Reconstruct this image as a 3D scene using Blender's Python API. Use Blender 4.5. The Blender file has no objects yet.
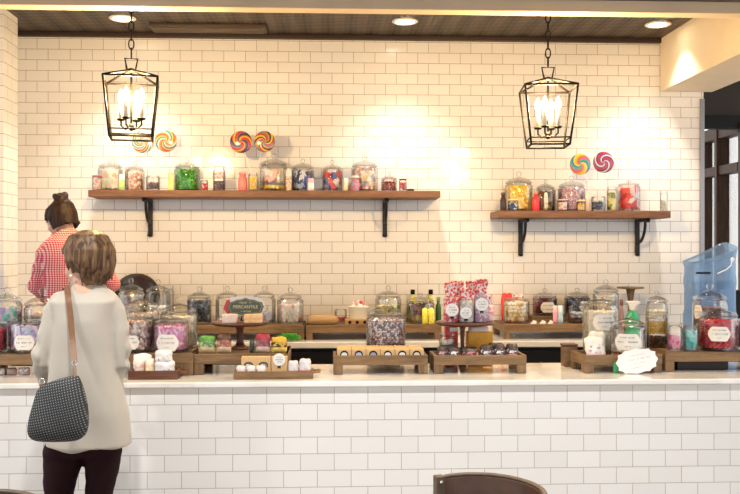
import bpy, bmesh, math, random
from mathutils import Vector, Matrix, Euler, noise
from mathutils.bvhtree import BVHTree
PI = math.pi
SC = bpy.context.scene
COL = SC.collection
F, TH, CZ = 900.0, math.atan(42/900), 1.6
FW = (math.sin(TH), math.cos(TH)); RT = (math.cos(TH), -math.sin(TH))

def at(px, py, Y):
    """world point seen at picture position (px, py) on the plane at distance Y; 4th value = metres per pixel there"""
    u = (px-370)/F; v = (250-py)/F
    dx = FW[0]+u*RT[0]; dy = FW[1]+u*RT[1]
    t = Y/dy
    return Vector((dx*t, Y, CZ+v*t)), t/F

# ------------------------------------------------------------------ materials
MATS = {}
def mat(name, color=(.8,.8,.8), rough=.5, metal=0, spec=.5, coat=0, emit=None, es=0, noise_amt=0, noise_scale=40, sheen=0, trans=0):
    if name in MATS: return MATS[name]
    m = bpy.data.materials.new(name); m.use_nodes = True
    nt = m.node_tree; b = nt.nodes['Principled BSDF']
    b.inputs['Base Color'].default_value = (*color, 1)
    b.inputs['Roughness'].default_value = rough
    b.inputs['Metallic'].default_value = metal
    b.inputs['Specular IOR Level'].default_value = spec
    b.inputs['Coat Weight'].default_value = coat
    if sheen: b.inputs['Sheen Weight'].default_value = sheen
    if trans: b.inputs['Transmission Weight'].default_value = trans
    if emit:
        b.inputs['Emission Color'].default_value = (*emit, 1); b.inputs['Emission Strength'].default_value = es
    if noise_amt:
        tc = nt.nodes.new('ShaderNodeTexCoord'); n = nt.nodes.new('ShaderNodeTexNoise')
        n.inputs['Scale'].default_value = noise_scale
        nt.links.new(tc.outputs['Object'], n.inputs['Vector'])
        r = nt.nodes.new('ShaderNodeValToRGB')
        r.color_ramp.elements[0].position = .3; r.color_ramp.elements[1].position = .7
        r.color_ramp.elements[0].color = (*[c*(1-noise_amt) for c in color], 1)
        r.color_ramp.elements[1].color = (*[min(1, c*(1+noise_amt)) for c in color], 1)
        nt.links.new(n.outputs['Fac'], r.inputs['Fac']); nt.links.new(r.outputs['Color'], b.inputs['Base Color'])
    MATS[name] = m
    return m

def nodes(m): return m.node_tree, m.node_tree.nodes['Principled BSDF']

def col(r, g, b, rough=.45, **k):
    return mat('plain_%d_%d_%d_%d' % (r*1000, g*1000, b*1000, rough*100), (r, g, b), rough, **k)

def glass_mat(name, tint=(.995,.998,.996), edge=(.78,.80,.80), gl=.05):
    m = bpy.data.materials.new(name); m.use_nodes = True; nt = m.node_tree
    nt.nodes.remove(nt.nodes['Principled BSDF']); out = nt.nodes['Material Output']
    lw = nt.nodes.new('ShaderNodeLayerWeight'); lw.inputs['Blend'].default_value = .32
    rp = nt.nodes.new('ShaderNodeValToRGB')
    rp.color_ramp.elements[0].position = .62; rp.color_ramp.elements[0].color = (*tint, 1)
    rp.color_ramp.elements[1].position = 1; rp.color_ramp.elements[1].color = (*edge, 1)
    nt.links.new(lw.outputs['Facing'], rp.inputs['Fac'])
    tr = nt.nodes.new('ShaderNodeBsdfTransparent'); nt.links.new(rp.outputs['Color'], tr.inputs['Color'])
    g = nt.nodes.new('ShaderNodeBsdfGlossy'); g.inputs['Roughness'].default_value = .04
    fr = nt.nodes.new('ShaderNodeFresnel'); fr.inputs['IOR'].default_value = 1.45
    mp = nt.nodes.new('ShaderNodeMath'); mp.operation = 'MULTIPLY_ADD'; mp.inputs[1].default_value = .6; mp.inputs[2].default_value = gl*.3
    nt.links.new(fr.outputs['Fac'], mp.inputs[0])
    mx = nt.nodes.new('ShaderNodeMixShader')
    nt.links.new(mp.outputs[0], mx.inputs['Fac']); nt.links.new(tr.outputs[0], mx.inputs[1]); nt.links.new(g.outputs[0], mx.inputs[2])
    nt.links.new(mx.outputs[0], out.inputs['Surface'])
    MATS[name] = m
    return m

def tile_mat(name, axis, x0, z0, pw, ph, tile=(.86,.84,.81), grout=(.23,.17,.12), mortar=.0015):
    m = mat(name, tile, .25, spec=.4); nt, b = nodes(m)
    g = nt.nodes.new('ShaderNodeNewGeometry'); s = nt.nodes.new('ShaderNodeSeparateXYZ'); nt.links.new(g.outputs['Position'], s.inputs[0])
    c = nt.nodes.new('ShaderNodeCombineXYZ')
    ax = nt.nodes.new('ShaderNodeMath'); ax.operation = 'SUBTRACT'; ax.inputs[1].default_value = x0-31*pw
    az = nt.nodes.new('ShaderNodeMath'); az.operation = 'SUBTRACT'; az.inputs[1].default_value = z0-40*ph
    nt.links.new(s.outputs[axis], ax.inputs[0]); nt.links.new(s.outputs['Z'], az.inputs[0])
    nt.links.new(ax.outputs[0], c.inputs['X']); nt.links.new(az.outputs[0], c.inputs['Y'])
    br = nt.nodes.new('ShaderNodeTexBrick')
    br.inputs['Scale'].default_value = 1; br.inputs['Brick Width'].default_value = pw; br.inputs['Row Height'].default_value = ph
    br.inputs['Mortar Size'].default_value = mortar; br.inputs['Mortar Smooth'].default_value = .2; br.inputs['Bias'].default_value = 0
    br.inputs['Color1'].default_value = (*tile, 1); br.inputs['Color2'].default_value = (*[c_*.955 for c_ in tile], 1); br.inputs['Mortar'].default_value = (*grout, 1)
    br.offset = .5; br.offset_frequency = 2
    nt.links.new(c.outputs[0], br.inputs['Vector']); nt.links.new(br.outputs['Color'], b.inputs['Base Color'])
    bp = nt.nodes.new('ShaderNodeBump'); bp.inputs['Strength'].default_value = .5; bp.inputs['Distance'].default_value = .002; bp.invert = True
    nt.links.new(br.outputs['Fac'], bp.inputs['Height'])
    # each tile sits at a very slightly different angle
    def M(op, p, q=None):
        k = nt.nodes.new('ShaderNodeMath'); k.operation = op
        for i, v in enumerate((p, q)):
            if v is None: continue
            if isinstance(v, (int, float)): k.inputs[i].default_value = v
            else: nt.links.new(v, k.inputs[i])
        return k.outputs[0]
    row = M('FLOOR', M('DIVIDE', az.outputs[0], ph))
    even = M('SUBTRACT', 1, M('MODULO', row, 2))
    colm = M('FLOOR', M('ADD', M('DIVIDE', ax.outputs[0], pw), M('MULTIPLY', even, .5)))
    cc = nt.nodes.new('ShaderNodeCombineXYZ'); nt.links.new(colm, cc.inputs[0]); nt.links.new(row, cc.inputs[1])
    wn = nt.nodes.new('ShaderNodeTexWhiteNoise'); nt.links.new(cc.outputs[0], wn.inputs['Vector'])
    v1 = nt.nodes.new('ShaderNodeVectorMath'); v1.operation = 'SUBTRACT'; v1.inputs[1].default_value = (.5, .5, .5); nt.links.new(wn.outputs['Color'], v1.inputs[0])
    v2 = nt.nodes.new('ShaderNodeVectorMath'); v2.operation = 'SCALE'; v2.inputs['Scale'].default_value = .045; nt.links.new(v1.outputs[0], v2.inputs[0])
    v3 = nt.nodes.new('ShaderNodeVectorMath'); v3.operation = 'ADD'; nt.links.new(v2.outputs[0], v3.inputs[0]); nt.links.new(g.outputs['Normal'], v3.inputs[1])
    v4 = nt.nodes.new('ShaderNodeVectorMath'); v4.operation = 'NORMALIZE'; nt.links.new(v3.outputs[0], v4.inputs[0])
    nt.links.new(v4.outputs[0], bp.inputs['Normal']); nt.links.new(bp.outputs[0], b.inputs['Normal'])
    mr = nt.nodes.new('ShaderNodeMath'); mr.operation = 'MULTIPLY_ADD'; mr.inputs[1].default_value = .6; mr.inputs[2].default_value = .16
    nt.links.new(br.outputs['Fac'], mr.inputs[0]); nt.links.new(mr.outputs[0], b.inputs['Roughness'])
    return m

def wood_mat(name, c1, c2, axis='X', scale=6, rough=.55):
    m = mat(name, c1, rough); nt, b = nodes(m)
    tc = nt.nodes.new('ShaderNodeTexCoord'); mp = nt.nodes.new('ShaderNodeMapping')
    st = {'X': (.12, 1, 1), 'Y': (1, .12, 1), 'Z': (1, 1, .12)}[axis]
    mp.inputs['Scale'].default_value = [s*scale for s in st]
    oi = nt.nodes.new('ShaderNodeObjectInfo'); av = nt.nodes.new('ShaderNodeVectorMath'); av.operation = 'ADD'
    nt.links.new(tc.outputs['Object'], av.inputs[0]); nt.links.new(oi.outputs['Random'], av.inputs[1]); nt.links.new(av.outputs[0], mp.inputs['Vector'])
    n = nt.nodes.new('ShaderNodeTexNoise'); n.inputs['Scale'].default_value = 8; n.inputs['Detail'].default_value = 6; n.inputs['Roughness'].default_value = .65; n.inputs['Distortion'].default_value = .6
    nt.links.new(mp.outputs[0], n.inputs['Vector'])
    r = nt.nodes.new('ShaderNodeValToRGB'); r.color_ramp.elements[0].position = .32; r.color_ramp.elements[1].position = .68
    r.color_ramp.elements[0].color = (*c2, 1); r.color_ramp.elements[1].color = (*c1, 1)
    nt.links.new(n.outputs['Fac'], r.inputs['Fac']); nt.links.new(r.outputs['Color'], b.inputs['Base Color'])
    bp = nt.nodes.new('ShaderNodeBump'); bp.inputs['Strength'].default_value = .25; bp.inputs['Distance'].default_value = .003
    nt.links.new(n.outputs['Fac'], bp.inputs['Height']); nt.links.new(bp.outputs[0], b.inputs['Normal'])
    return m

def swirl_mat(name, cols, arms=2, twist=60, center=None):
    """spiral candy stripes around the disc's own axis (object Y)"""
    m = mat(name, cols[0], .15, coat=.5); nt, b = nodes(m)
    tc = nt.nodes.new('ShaderNodeTexCoord'); s = nt.nodes.new('ShaderNodeSeparateXYZ'); nt.links.new(tc.outputs['Object'], s.inputs[0])
    def M(op, a, b_=None, c=None):
        n = nt.nodes.new('ShaderNodeMath'); n.operation = op
        for i, v in enumerate((a, b_, c)):
            if v is None: continue
            if isinstance(v, (int, float)): n.inputs[i].default_value = v
            else: nt.links.new(v, n.inputs[i])
        return n.outputs[0]
    ang = M('ARCTAN2', s.outputs['Z'], s.outputs['X'])
    rad = M('SQRT', M('ADD', M('MULTIPLY', s.outputs['X'], s.outputs['X']), M('MULTIPLY', s.outputs['Z'], s.outputs['Z'])))
    v = M('ADD', M('MULTIPLY', ang, arms/(2*PI)), M('MULTIPLY', rad, twist))
    fr = M('FRACT', M('ADD', v, 10))
    r = nt.nodes.new('ShaderNodeValToRGB'); r.color_ramp.interpolation = 'CONSTANT'
    n = len(cols)
    r.color_ramp.elements[0].color = (*cols[0], 1); r.color_ramp.elements[0].position = 0
    r.color_ramp.elements[1].color = (*cols[1], 1); r.color_ramp.elements[1].position = 1/n
    for i in range(2, n):
        e = r.color_ramp.elements.new(i/n); e.color = (*cols[i], 1)
    nt.links.new(fr, r.inputs['Fac']); nt.links.new(r.outputs['Color'], b.inputs['Base Color'])
    return m

def check_mat(name, ca, cb, cm, period):
    """gingham: stripes of one colour crossing stripes of the other"""
    m = mat(name, ca, .85, spec=.2, sheen=.2); nt, b = nodes(m)
    tc = nt.nodes.new('ShaderNodeTexCoord'); s = nt.nodes.new('ShaderNodeSeparateXYZ'); nt.links.new(tc.outputs['Object'], s.inputs[0])
    def M(op, a, b_=None):
        n = nt.nodes.new('ShaderNodeMath'); n.operation = op
        for i, v in enumerate((a, b_)):
            if v is None: continue
            if isinstance(v, (int, float)): n.inputs[i].default_value = v
            else: nt.links.new(v, n.inputs[i])
        return n.outputs[0]
    def stripe(o): return M('GREATER_THAN', M('FRACT', M('ADD', M('MULTIPLY', o, 1/period), 100)), .5)
    xs = stripe(M('ADD', s.outputs['X'], M('MULTIPLY', s.outputs['Y'], .8))); zs = stripe(s.outputs['Z'])
    su = M('MULTIPLY', M('ADD', xs, zs), .5)
    r = nt.nodes.new('ShaderNodeValToRGB'); r.color_ramp.interpolation = 'CONSTANT'
    r.color_ramp.elements[0].color = (*cb, 1); r.color_ramp.elements[0].position = 0
    r.color_ramp.elements[1].color = (*cm, 1); r.color_ramp.elements[1].position = .3
    e = r.color_ramp.elements.new(.8); e.color = (*ca, 1)
    nt.links.new(su, r.inputs['Fac']); nt.links.new(r.outputs['Color'], b.inputs['Base Color'])
    return m

# ------------------------------------------------------------------ mesh collector
def ico():
    t = (1+5**.5)/2
    v = [Vector(p).normalized() for p in [(-1,t,0),(1,t,0),(-1,-t,0),(1,-t,0),(0,-1,t),(0,1,t),(0,-1,-t),(0,1,-t),(t,0,-1),(t,0,1),(-t,0,-1),(-t,0,1)]]
    f = [(0,11,5),(0,5,1),(0,1,7),(0,7,10),(0,10,11),(1,5,9),(5,11,4),(11,10,2),(10,7,6),(7,1,8),(3,9,4),(3,4,2),(3,2,6),(3,6,8),(3,8,9),(4,9,5),(2,4,11),(6,2,10),(8,6,7),(9,8,1)]
    return v, f
ICO = ico()
BOX = ([Vector(p) for p in [(-1,-1,-1),(1,-1,-1),(1,1,-1),(-1,1,-1),(-1,-1,1),(1,-1,1),(1,1,1),(-1,1,1)]],
       [(0,3,2,1),(4,5,6,7),(0,1,5,4),(1,2,6,5),(2,3,7,6),(3,0,4,7)])

class G:
    def __init__(s): s.v = []; s.f = []; s.m = []; s.sm = []
    def add(s, vs, fs, m=0, smooth=False):
        o = len(s.v); s.v.extend([tuple(p) for p in vs])
        for f in fs: s.f.append(tuple(i+o for i in f)); s.m.append(m); s.sm.append(smooth)
        return s
    def box(s, c, d, m=0, rot=None):
        R = rot.to_matrix() if rot else None
        vs = []
        for p in BOX[0]:
            q = Vector((p.x*d[0]/2, p.y*d[1]/2, p.z*d[2]/2))
            if R: q = R @ q
            vs.append(q+Vector(c))
        return s.add(vs, BOX[1], m)
    def lathe(s, prof, seg=32, m=0, c=(0,0,0), smooth=True, sy=1):
        vs = []; fs = []; c = Vector(c); rings = []
        for r, z in prof:
            if r < 1e-6:
                vs.append(c+Vector((0,0,z))); rings.append([len(vs)-1])
            else:
                ids = []
                for k in range(seg):
                    a = 2*PI*k/seg; vs.append(c+Vector((r*math.cos(a), sy*r*math.sin(a), z))); ids.append(len(vs)-1)
                rings.append(ids)
        for a, b in zip(rings, rings[1:]):
            if len(a) == 1 and len(b) == 1: continue
            for k in range(seg):
                k2 = (k+1) % seg
                if len(a) == 1: fs.append((a[0], b[k2], b[k]))
                elif len(b) == 1: fs.append((a[k], a[k2], b[0]))
                else: fs.append((a[k], a[k2], b[k2], b[k]))
        return s.add(vs, fs, m, smooth)
    def tube(s, pts, rad, seg=10, m=0, smooth=True, rnd=True, flat=1.0, up=None):
        pts = [Vector(p) for p in pts]
        if isinstance(rad, (int, float)): rad = [rad]*len(pts)
        n = len(pts); tan = []
        for i in range(n):
            d = (pts[min(i+1,n-1)]-pts[max(i-1,0)]); tan.append(d.normalized() if d.length > 1e-9 else Vector((0,0,1)))
        a = tan[0]; u = Vector(up) if up else (Vector((1,0,0)) if abs(a.x) < .9 else Vector((0,1,0)))
        u = (u-a*u.dot(a)).normalized()
        P = []; R = []; T = []
        if rnd:
            for k in (0, 1, 2):
                an = PI/2*(k/3); P.append(pts[0]-tan[0]*rad[0]*math.cos(an)); R.append(max(rad[0]*math.sin(an), 0)); T.append(tan[0])
        for i in range(n): P.append(pts[i]); R.append(rad[i]); T.append(tan[i])
        if rnd:
            for k in (2, 1, 0):
                an = PI/2*(k/3); P.append(pts[-1]+tan[-1]*rad[-1]*math.cos(an)); R.append(max(rad[-1]*math.sin(an), 0)); T.append(tan[-1])
        vs = []; fs = []; rings = []
        for p, r, t in zip(P, R, T):
            u = (u-t*u.dot(t)); u = u.normalized() if u.length > 1e-6 else t.orthogonal().normalized()
            w = t.cross(u)
            if r < 1e-7: vs.append(p); rings.append([len(vs)-1]); continue
            ids = []
            for k in range(seg):
                an = 2*PI*k/seg; vs.append(p+u*(r*math.cos(an))+w*(r*flat*math.sin(an))); ids.append(len(vs)-1)
            rings.append(ids)
        for a, b in zip(rings, rings[1:]):
            for k in range(seg):
                k2 = (k+1) % seg
                if len(a) == 1: fs.append((a[0], b[k2], b[k]))
                elif len(b) == 1: fs.append((a[k], a[k2], b[0]))
                else: fs.append((a[k], a[k2], b[k2], b[k]))
        if not rnd:
            fs.append(tuple(reversed(rings[0]))); fs.append(tuple(rings[-1]))
        return s.add(vs, fs, m, smooth)
    def ell(s, c, r, m=0, seg=24, rings=14, rot=None):
        prof = [(math.sin(PI*i/rings) if 0 < i < rings else 0, -math.cos(PI*i/rings)) for i in range(rings+1)]
        g = G().lathe(prof, seg)
        R = rot.to_matrix() if rot else Matrix.Identity(3); c = Vector(c)
        vs = [R @ Vector((p[0]*r[0], p[1]*r[1], p[2]*r[2])) + c for p in g.v]
        return s.add(vs, g.f, m, True)
    def loft(s, rings, seg=40, m=0, p=2.3, smooth=True, cap=True):
        """rings: (cx, cy, cz, rx, ry)"""
        vs = []; fs = []; idx = []
        for cx, cy, cz, rx, ry in rings:
            ids = []
            for k in range(seg):
                a = 2*PI*k/seg; ca, sa = math.cos(a), math.sin(a)
                vs.append((cx+rx*math.copysign(abs(ca)**(2/p), ca), cy+ry*math.copysign(abs(sa)**(2/p), sa), cz)); ids.append(len(vs)-1)
            idx.append(ids)
        for a, b in zip(idx, idx[1:]):
            for k in range(seg): k2 = (k+1) % seg; fs.append((a[k], a[k2], b[k2], b[k]))
        s.add(vs, fs, m, smooth)
        if cap:
            o = len(s.v)-len(vs)
            s.f.append(tuple(o+i for i in reversed(idx[0]))); s.m.append(m); s.sm.append(False)
            s.f.append(tuple(o+i for i in idx[-1])); s.m.append(m); s.sm.append(False)
        return s
    def prism(s, outline, y0, y1, m=0, c=(0,0,0), rot=None):
        """outline in (x, z), extruded from y0 to y1"""
        n = len(outline); R = rot.to_matrix() if rot else Matrix.Identity(3); c = Vector(c)
        vs = [R @ Vector((x, y0, z))+c for x, z in outline]+[R @ Vector((x, y1, z))+c for x, z in outline]
        fs = [tuple(range(n)), tuple(reversed(range(n, 2*n)))]
        for k in range(n): k2 = (k+1) % n; fs.append((k, n+k, n+k2, k2))
        return s.add(vs, fs, m)
    def piece(s, kind, c, sz, rot, m):
        V, Fc = ICO if kind == 'ball' else BOX
        R = rot.to_matrix(); c = Vector(c)
        s.add([R @ Vector((p.x*sz[0], p.y*sz[1], p.z*sz[2]))+c for p in V], Fc, m, kind == 'ball')

def mesh_of(name, g, mats):
    me = bpy.data.meshes.new(name); me.from_pydata(g.v, [], g.f)
    for mt in mats: me.materials.append(mt)
    if len(mats) > 1: me.polygons.foreach_set('material_index', g.m)
    me.polygons.foreach_set('use_smooth', g.sm); me.update()
    return me

def obj(name, g, mats, parent=None, loc=None, bevel=0, rot=None, sub=0, calc=True):
    if not isinstance(mats, (list, tuple)): mats = [mats]
    me = mesh_of(name, g, mats)
    if calc:
        b = bmesh.new(); b.from_mesh(me); bmesh.ops.recalc_face_normals(b, faces=b.faces); b.to_mesh(me); b.free()
    o = bpy.data.objects.new(name, me); COL.objects.link(o)
    if parent: o.parent = parent
    if loc is not None: o.location = loc
    if rot is not None: o.rotation_euler = rot
    if bevel:
        md = o.modifiers.new('bevel', 'BEVEL'); md.width = bevel; md.segments = 2; md.limit_method = 'ANGLE'; md.angle_limit = .6
    if sub:
        md = o.modifiers.new('smooth', 'SUBSURF'); md.levels = sub; md.render_levels = sub
    return o

def tag(o, label=None, cat=None, group=None, kind=None):
    if label: o['label'] = label
    if cat: o['category'] = cat
    if group: o['group'] = group
    if kind: o['kind'] = kind
    return o

def thing(name, label, cat, loc, group=None, rz=0):
    o = bpy.data.objects.new(name, None); o.empty_display_size = .05; COL.objects.link(o)
    o.location = loc; o.rotation_euler = (0, 0, rz)
    return tag(o, label, cat, group)

def struct(name, g, mats, **k):
    return tag(obj(name, g, mats, **k), kind='structure')

def fuse(g, voxel, it=4, name='fused'):
    """weld overlapping closed shapes into one continuous skin"""
    me = mesh_of(name, g, [])
    o = bpy.data.objects.new(name, me); COL.objects.link(o)
    r = o.modifiers.new('r', 'REMESH'); r.mode = 'VOXEL'; r.voxel_size = voxel
    if it:
        sm = o.modifiers.new('s', 'SMOOTH'); sm.factor = .5; sm.iterations = it
    dg = bpy.context.evaluated_depsgraph_get()
    me2 = bpy.data.meshes.new_from_object(o.evaluated_get(dg))
    bpy.data.objects.remove(o); bpy.data.meshes.remove(me)
    me2.polygons.foreach_set('use_smooth', [True]*len(me2.polygons))
    return me2

def mobj(name, me, mats, parent=None):
    me.name = name; me.materials.clear()
    for m in mats: me.materials.append(m)
    o = bpy.data.objects.new(name, me); COL.objects.link(o)
    if parent: o.parent = parent
    return o

# ------------------------------------------------------------------ shared materials
GLASS = glass_mat('clear_glass')
def tinted_plastic(name, tint, dif, k):
    m = glass_mat(name, tint, tuple(t*.8 for t in tint), .1); nt = m.node_tree; out = nt.nodes['Material Output']
    src = out.inputs['Surface'].links[0].from_socket
    d = nt.nodes.new('ShaderNodeBsdfDiffuse'); d.inputs['Color'].default_value = (*dif, 1)
    tl = nt.nodes.new('ShaderNodeBsdfTranslucent'); tl.inputs['Color'].default_value = (*dif, 1)
    a_ = nt.nodes.new('ShaderNodeMixShader'); nt.links.new(d.outputs[0], a_.inputs[1]); nt.links.new(tl.outputs[0], a_.inputs[2])
    mx = nt.nodes.new('ShaderNodeMixShader'); mx.inputs['Fac'].default_value = k
    nt.links.new(src, mx.inputs[1]); nt.links.new(a_.outputs[0], mx.inputs[2]); nt.links.new(mx.outputs[0], out.inputs['Surface'])
    return m
BLUEPLASTIC = tinted_plastic('blue_clear_plastic', (.80,.90,.99), (.45,.66,.93), .2)
WRAP = glass_mat('cellophane', (.96,.95,.95), (.75,.74,.74), .5)
WOODX = wood_mat('reclaimed_wood', (.28,.165,.072), (.115,.063,.028), 'X')
WOODY = wood_mat('reclaimed_wood_side', (.27,.16,.07), (.11,.06,.027), 'Y')
WOODZ = wood_mat('reclaimed_wood_upright', (.26,.155,.068), (.105,.058,.026), 'Z')
SHELFWOOD = wood_mat('shelf_wood', (.27,.125,.06), (.15,.065,.03), 'X', 5)
DARKWOOD = wood_mat('dark_wood', (.16,.06,.035), (.07,.025,.015), 'X', 5, .35)
PALEWOOD = wood_mat('pale_wood', (.50,.31,.13), (.36,.20,.08), 'X', 5)
IRON = mat('black_iron', (.012,.011,.011), .45, metal=.3)
BRONZE = mat('bronze_iron', (.005,.0038,.003), .55, spec=.15)
PAPER = mat('label_paper', (.86,.83,.77), .7)
WHITE = mat('white_card', (.88,.87,.85), .6)
INK = mat('ink', (.05,.045,.04), .6)
GREYINK = mat('grey_ink', (.30,.28,.27), .6)
STEEL = mat('steel', (.62,.62,.63), .25, metal=1)
KRAFT = mat('kraft_card', (.66,.44,.21), .75, noise_amt=.06, noise_scale=80)
BLACK = mat('black_paint', (.006,.006,.0065), .5, spec=.2)
SPOT_E, LANT_E, FILL_E, WORLD_E, WORLD_C, EXPO = 47, 55, 62, .82, (1,.99,.97), 1.1
# ================================================================== SETTING
YW = 6.43
def Z(py, Y, px=350): return at(px, py, Y)[0].z
def X(px, Y, py=250): return at(px, py, Y)[0].x
ZC = Z(36, YW)
# --- back wall
wl, wr = X(-60, YW), X(703.5, YW)
p0 = at(350, 52.2, YW)[0]
TW = tile_mat('white_subway_tile', 'X', X(396/7.4+300, YW), p0.z, .1535, .0753)
struct('wall_back', G().box(((wl+wr)/2, YW+.08, ZC/2+.2), (wr-wl, .16, ZC+.4)), TW)
struct('trim_1', G().box(((wl+wr)/2, YW-.02, ZC-.016), (wr-wl, .04, .034)), mat('crown_brown', (.035,.02,.014), .5), bevel=.006)
struct('trim_2', G().box((wr-.013, YW-.006, 1.35), (.032, .014, 2.7)), mat('metal_corner', (.30,.30,.32), .35, metal=.7), bevel=.002)
# --- wall end on the left, its narrow side seen
xl_ = X(17.6, 6.04)
TL = tile_mat('white_subway_tile_side', 'X', xl_-.05, p0.z, .1545, .0753)
TLS = tile_mat('white_subway_tile_end', 'Y', 5.78, p0.z, .1545, .0753)
g = G().box((xl_-1.0, 5.91, ZC/2), (2.0, .26, ZC))
o = struct('wall_left', g, [TL, TLS])
for p in o.data.polygons:
    if abs(p.normal.x) > .9: p.material_index = 1
# --- floors
FLOORM = mat('floor_concrete', (.30,.26,.23), .4, noise_amt=.15, noise_scale=3)
struct('floor', G().box((0, 2.5, -.05), (16, 14, .1)), FLOORM)
struct('floor_raised', G().box((-.5, 5.31, .06), (7.4, 1.12, .118)), mat('rubber_floor', (.06,.055,.05), .8))
# --- ceilings
tin = mat('pressed_tin', (.20,.13,.09), .42, metal=.1, spec=.3); nt, b = nodes(tin)
gm = nt.nodes.new('ShaderNodeNewGeometry')
def wave(direction, scale, prof='SIN'):
    w = nt.nodes.new('ShaderNodeTexWave'); w.bands_direction = direction; w.inputs['Scale'].default_value = scale; w.wave_profile = prof
    nt.links.new(gm.outputs['Position'], w.inputs['Vector']); return w
w1 = wave('X', 2.05); w2 = wave('Y', 8.2); w3 = wave('X', 8.2)
mu = nt.nodes.new('ShaderNodeMath'); mu.operation = 'MULTIPLY'; nt.links.new(w2.outputs['Fac'], mu.inputs[0]); nt.links.new(w3.outputs['Fac'], mu.inputs[1])
ad = nt.nodes.new('ShaderNodeMath'); ad.operation = 'MULTIPLY_ADD'; ad.inputs[1].default_value = .6; nt.links.new(w1.outputs['Fac'], ad.inputs[0]); nt.links.new(mu.outputs[0], ad.inputs[2])
rp = nt.nodes.new('ShaderNodeValToRGB'); rp.color_ramp.elements[0].color = (.018,.012,.009,1); rp.color_ramp.elements[1].color = (.105,.075,.055,1)
nt.links.new(ad.outputs[0], rp.inputs['Fac']); nt.links.new(rp.outputs['Color'], b.inputs['Base Color'])
bp = nt.nodes.new('ShaderNodeBump'); bp.inputs['Distance'].default_value = .01; bp.inputs['Strength'].default_value = .6
nt.links.new(ad.outputs[0], bp.inputs['Height']); nt.links.new(bp.outputs[0], b.inputs['Normal'])
YB = 4.3
zb = Z(13.6, YB+.09, 330)
struct('ceiling', G().box((.2, (YB+YW)/2+.1, ZC+.05), (7.4, YW-YB+.4, .1)), tin)
CREAM = mat('cream_plaster', (.80,.68,.50), .7, noise_amt=.05, noise_scale=4)
zt = Z(-.5, YB, 330)
struct('trim_3', G().box((.2, YB+.045, (zb+ZC+.1)/2), (7.6, .09, ZC+.1-zb)), mat('tan_plaster', (.68,.54,.37), .7, noise_amt=.05, noise_scale=4), bevel=.004)
struct('ceiling_front', G().box((.2, (YB-3.6)/2+.35, zt+.06), (7.6, YB+2.88, .1)), mat('dark_ceiling', (.12,.09,.075), .6))
# --- bulkhead running out of the back wall on the right
xb0, xb1 = X(659.5, YW), wr
zbk = Z(92, YW, 662)
struct('trim_4', G().box(((xb0+xb1)/2+.03, 5.0, (zbk+ZC+.2)/2), (xb1-xb0+.06, 2.84, ZC+.2-zbk)), CREAM, bevel=.004)
# --- side window beyond the wall end
XWN = X(740, 7.0)
BROWN = wood_mat('window_wood', (.075,.036,.02), (.03,.014,.008), 'Z', 4, .5)
nodes(BROWN)[1].inputs['Specular IOR Level'].default_value = .2
struct('trim_5', G().box(((wr+XWN)/2+.4, 6.95, Z(121.5, 6.9, 720)), (XWN-wr+1.0, .1, (128-115)*6.9/F)), BLACK)
struct('wall_upper_right', G().box(((wr+XWN)/2+.4, 7.0, Z(115, 6.9, 720)+.5), (XWN-wr+1.0, .1, 1.0)), mat('brown_wall', (.034,.024,.017), .8))
g = G()
for y, w, d in ((7.32, .05, .11), (7.66, .07, .10), (6.9, .06, .1), (8.2, .1, .1)):
    g.box((XWN-d/2+.05, y, 1.35), (d, w, 2.5))
g.box((XWN, 7.6, Z(170, 7.25, 727)), (.09, 1.3, .075))
g.box((XWN, 7.6, 2.57), (.1, 1.4, .1)); g.box((XWN, 7.6, .5), (.1, 1.4, .1))
struct('window_1', g, BROWN, bevel=.004)
struct('window_glass', G().box((XWN+.03, 7.6, 1.5), (.006, 1.3, 2.1)), glass_mat('window_pane', edge=(.85,.9,.92), gl=0))
struct('wall_right', G().box((XWN+.02, 7.6, .22), (.12, 1.5, .44)), mat('brown_wall', (.034,.024,.017), .8))
# brick building seen through the window
bk = tile_mat('red_brick', 'Y', 0, 0, .22, .075, (.75,.50,.44), (.8,.75,.7), .006)
tag(obj('street_building', G().box((XWN+4, 14.4, 2), (.4, 1.4, 8)).box((XWN+4, 14.4, 6.1), (.6, 1.6, .2)), bk), 'red brick building seen outside through the dark wooden window', 'building')

# ================================================================== COUNTERS
MARBLE = mat('white_marble', (.86,.83,.78), .12, coat=.3); nt, b = nodes(MARBLE)
tc = nt.nodes.new('ShaderNodeTexCoord'); n = nt.nodes.new('ShaderNodeTexNoise'); n.inputs['Scale'].default_value = 2.2; n.inputs['Detail'].default_value = 7; n.inputs['Distortion'].default_value = 1.6
nt.links.new(tc.outputs['Object'], n.inputs['Vector'])
r = nt.nodes.new('ShaderNodeValToRGB'); r.color_ramp.elements[0].position = .42; r.color_ramp.elements[0].color = (.80,.77,.72,1); r.color_ramp.elements[1].position = .56; r.color_ramp.elements[1].color = (.91,.89,.86,1)
nt.links.new(n.outputs['Fac'], r.inputs['Fac']); nt.links.new(r.outputs['Color'], b.inputs['Base Color'])
YF, YFB, YK = 4.11, 4.74, 5.88
ct = thing('service_counter', 'long front counter faced with white subway tile under a marble top', 'counter', (0, YF, 0))
xa, xz = X(-60, YF), X(800, YF)
obj('countertop', G().box(((xa+xz)/2, (YFB-YF)/2, 1-.013), (xz-xa, YFB-YF, .026)), MARBLE, ct, bevel=.006)
p1 = at(210, 380+179/4.331, YF+.025)[0]
TC = tile_mat('counter_subway_tile', 'X', X(130+149/4.331, YF+.025), p1.z, .1545, .0765, (.80,.79,.775), (.40,.35,.30))
obj('tiled_front', G().box(((xa+xz)/2, .31, .4865), (xz-xa-.02, .57, .973)), TC, ct)
bc = thing('back_counter', 'dark back counter with a white marble top along the tiled wall', 'counter', (0, YK, 0))
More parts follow.
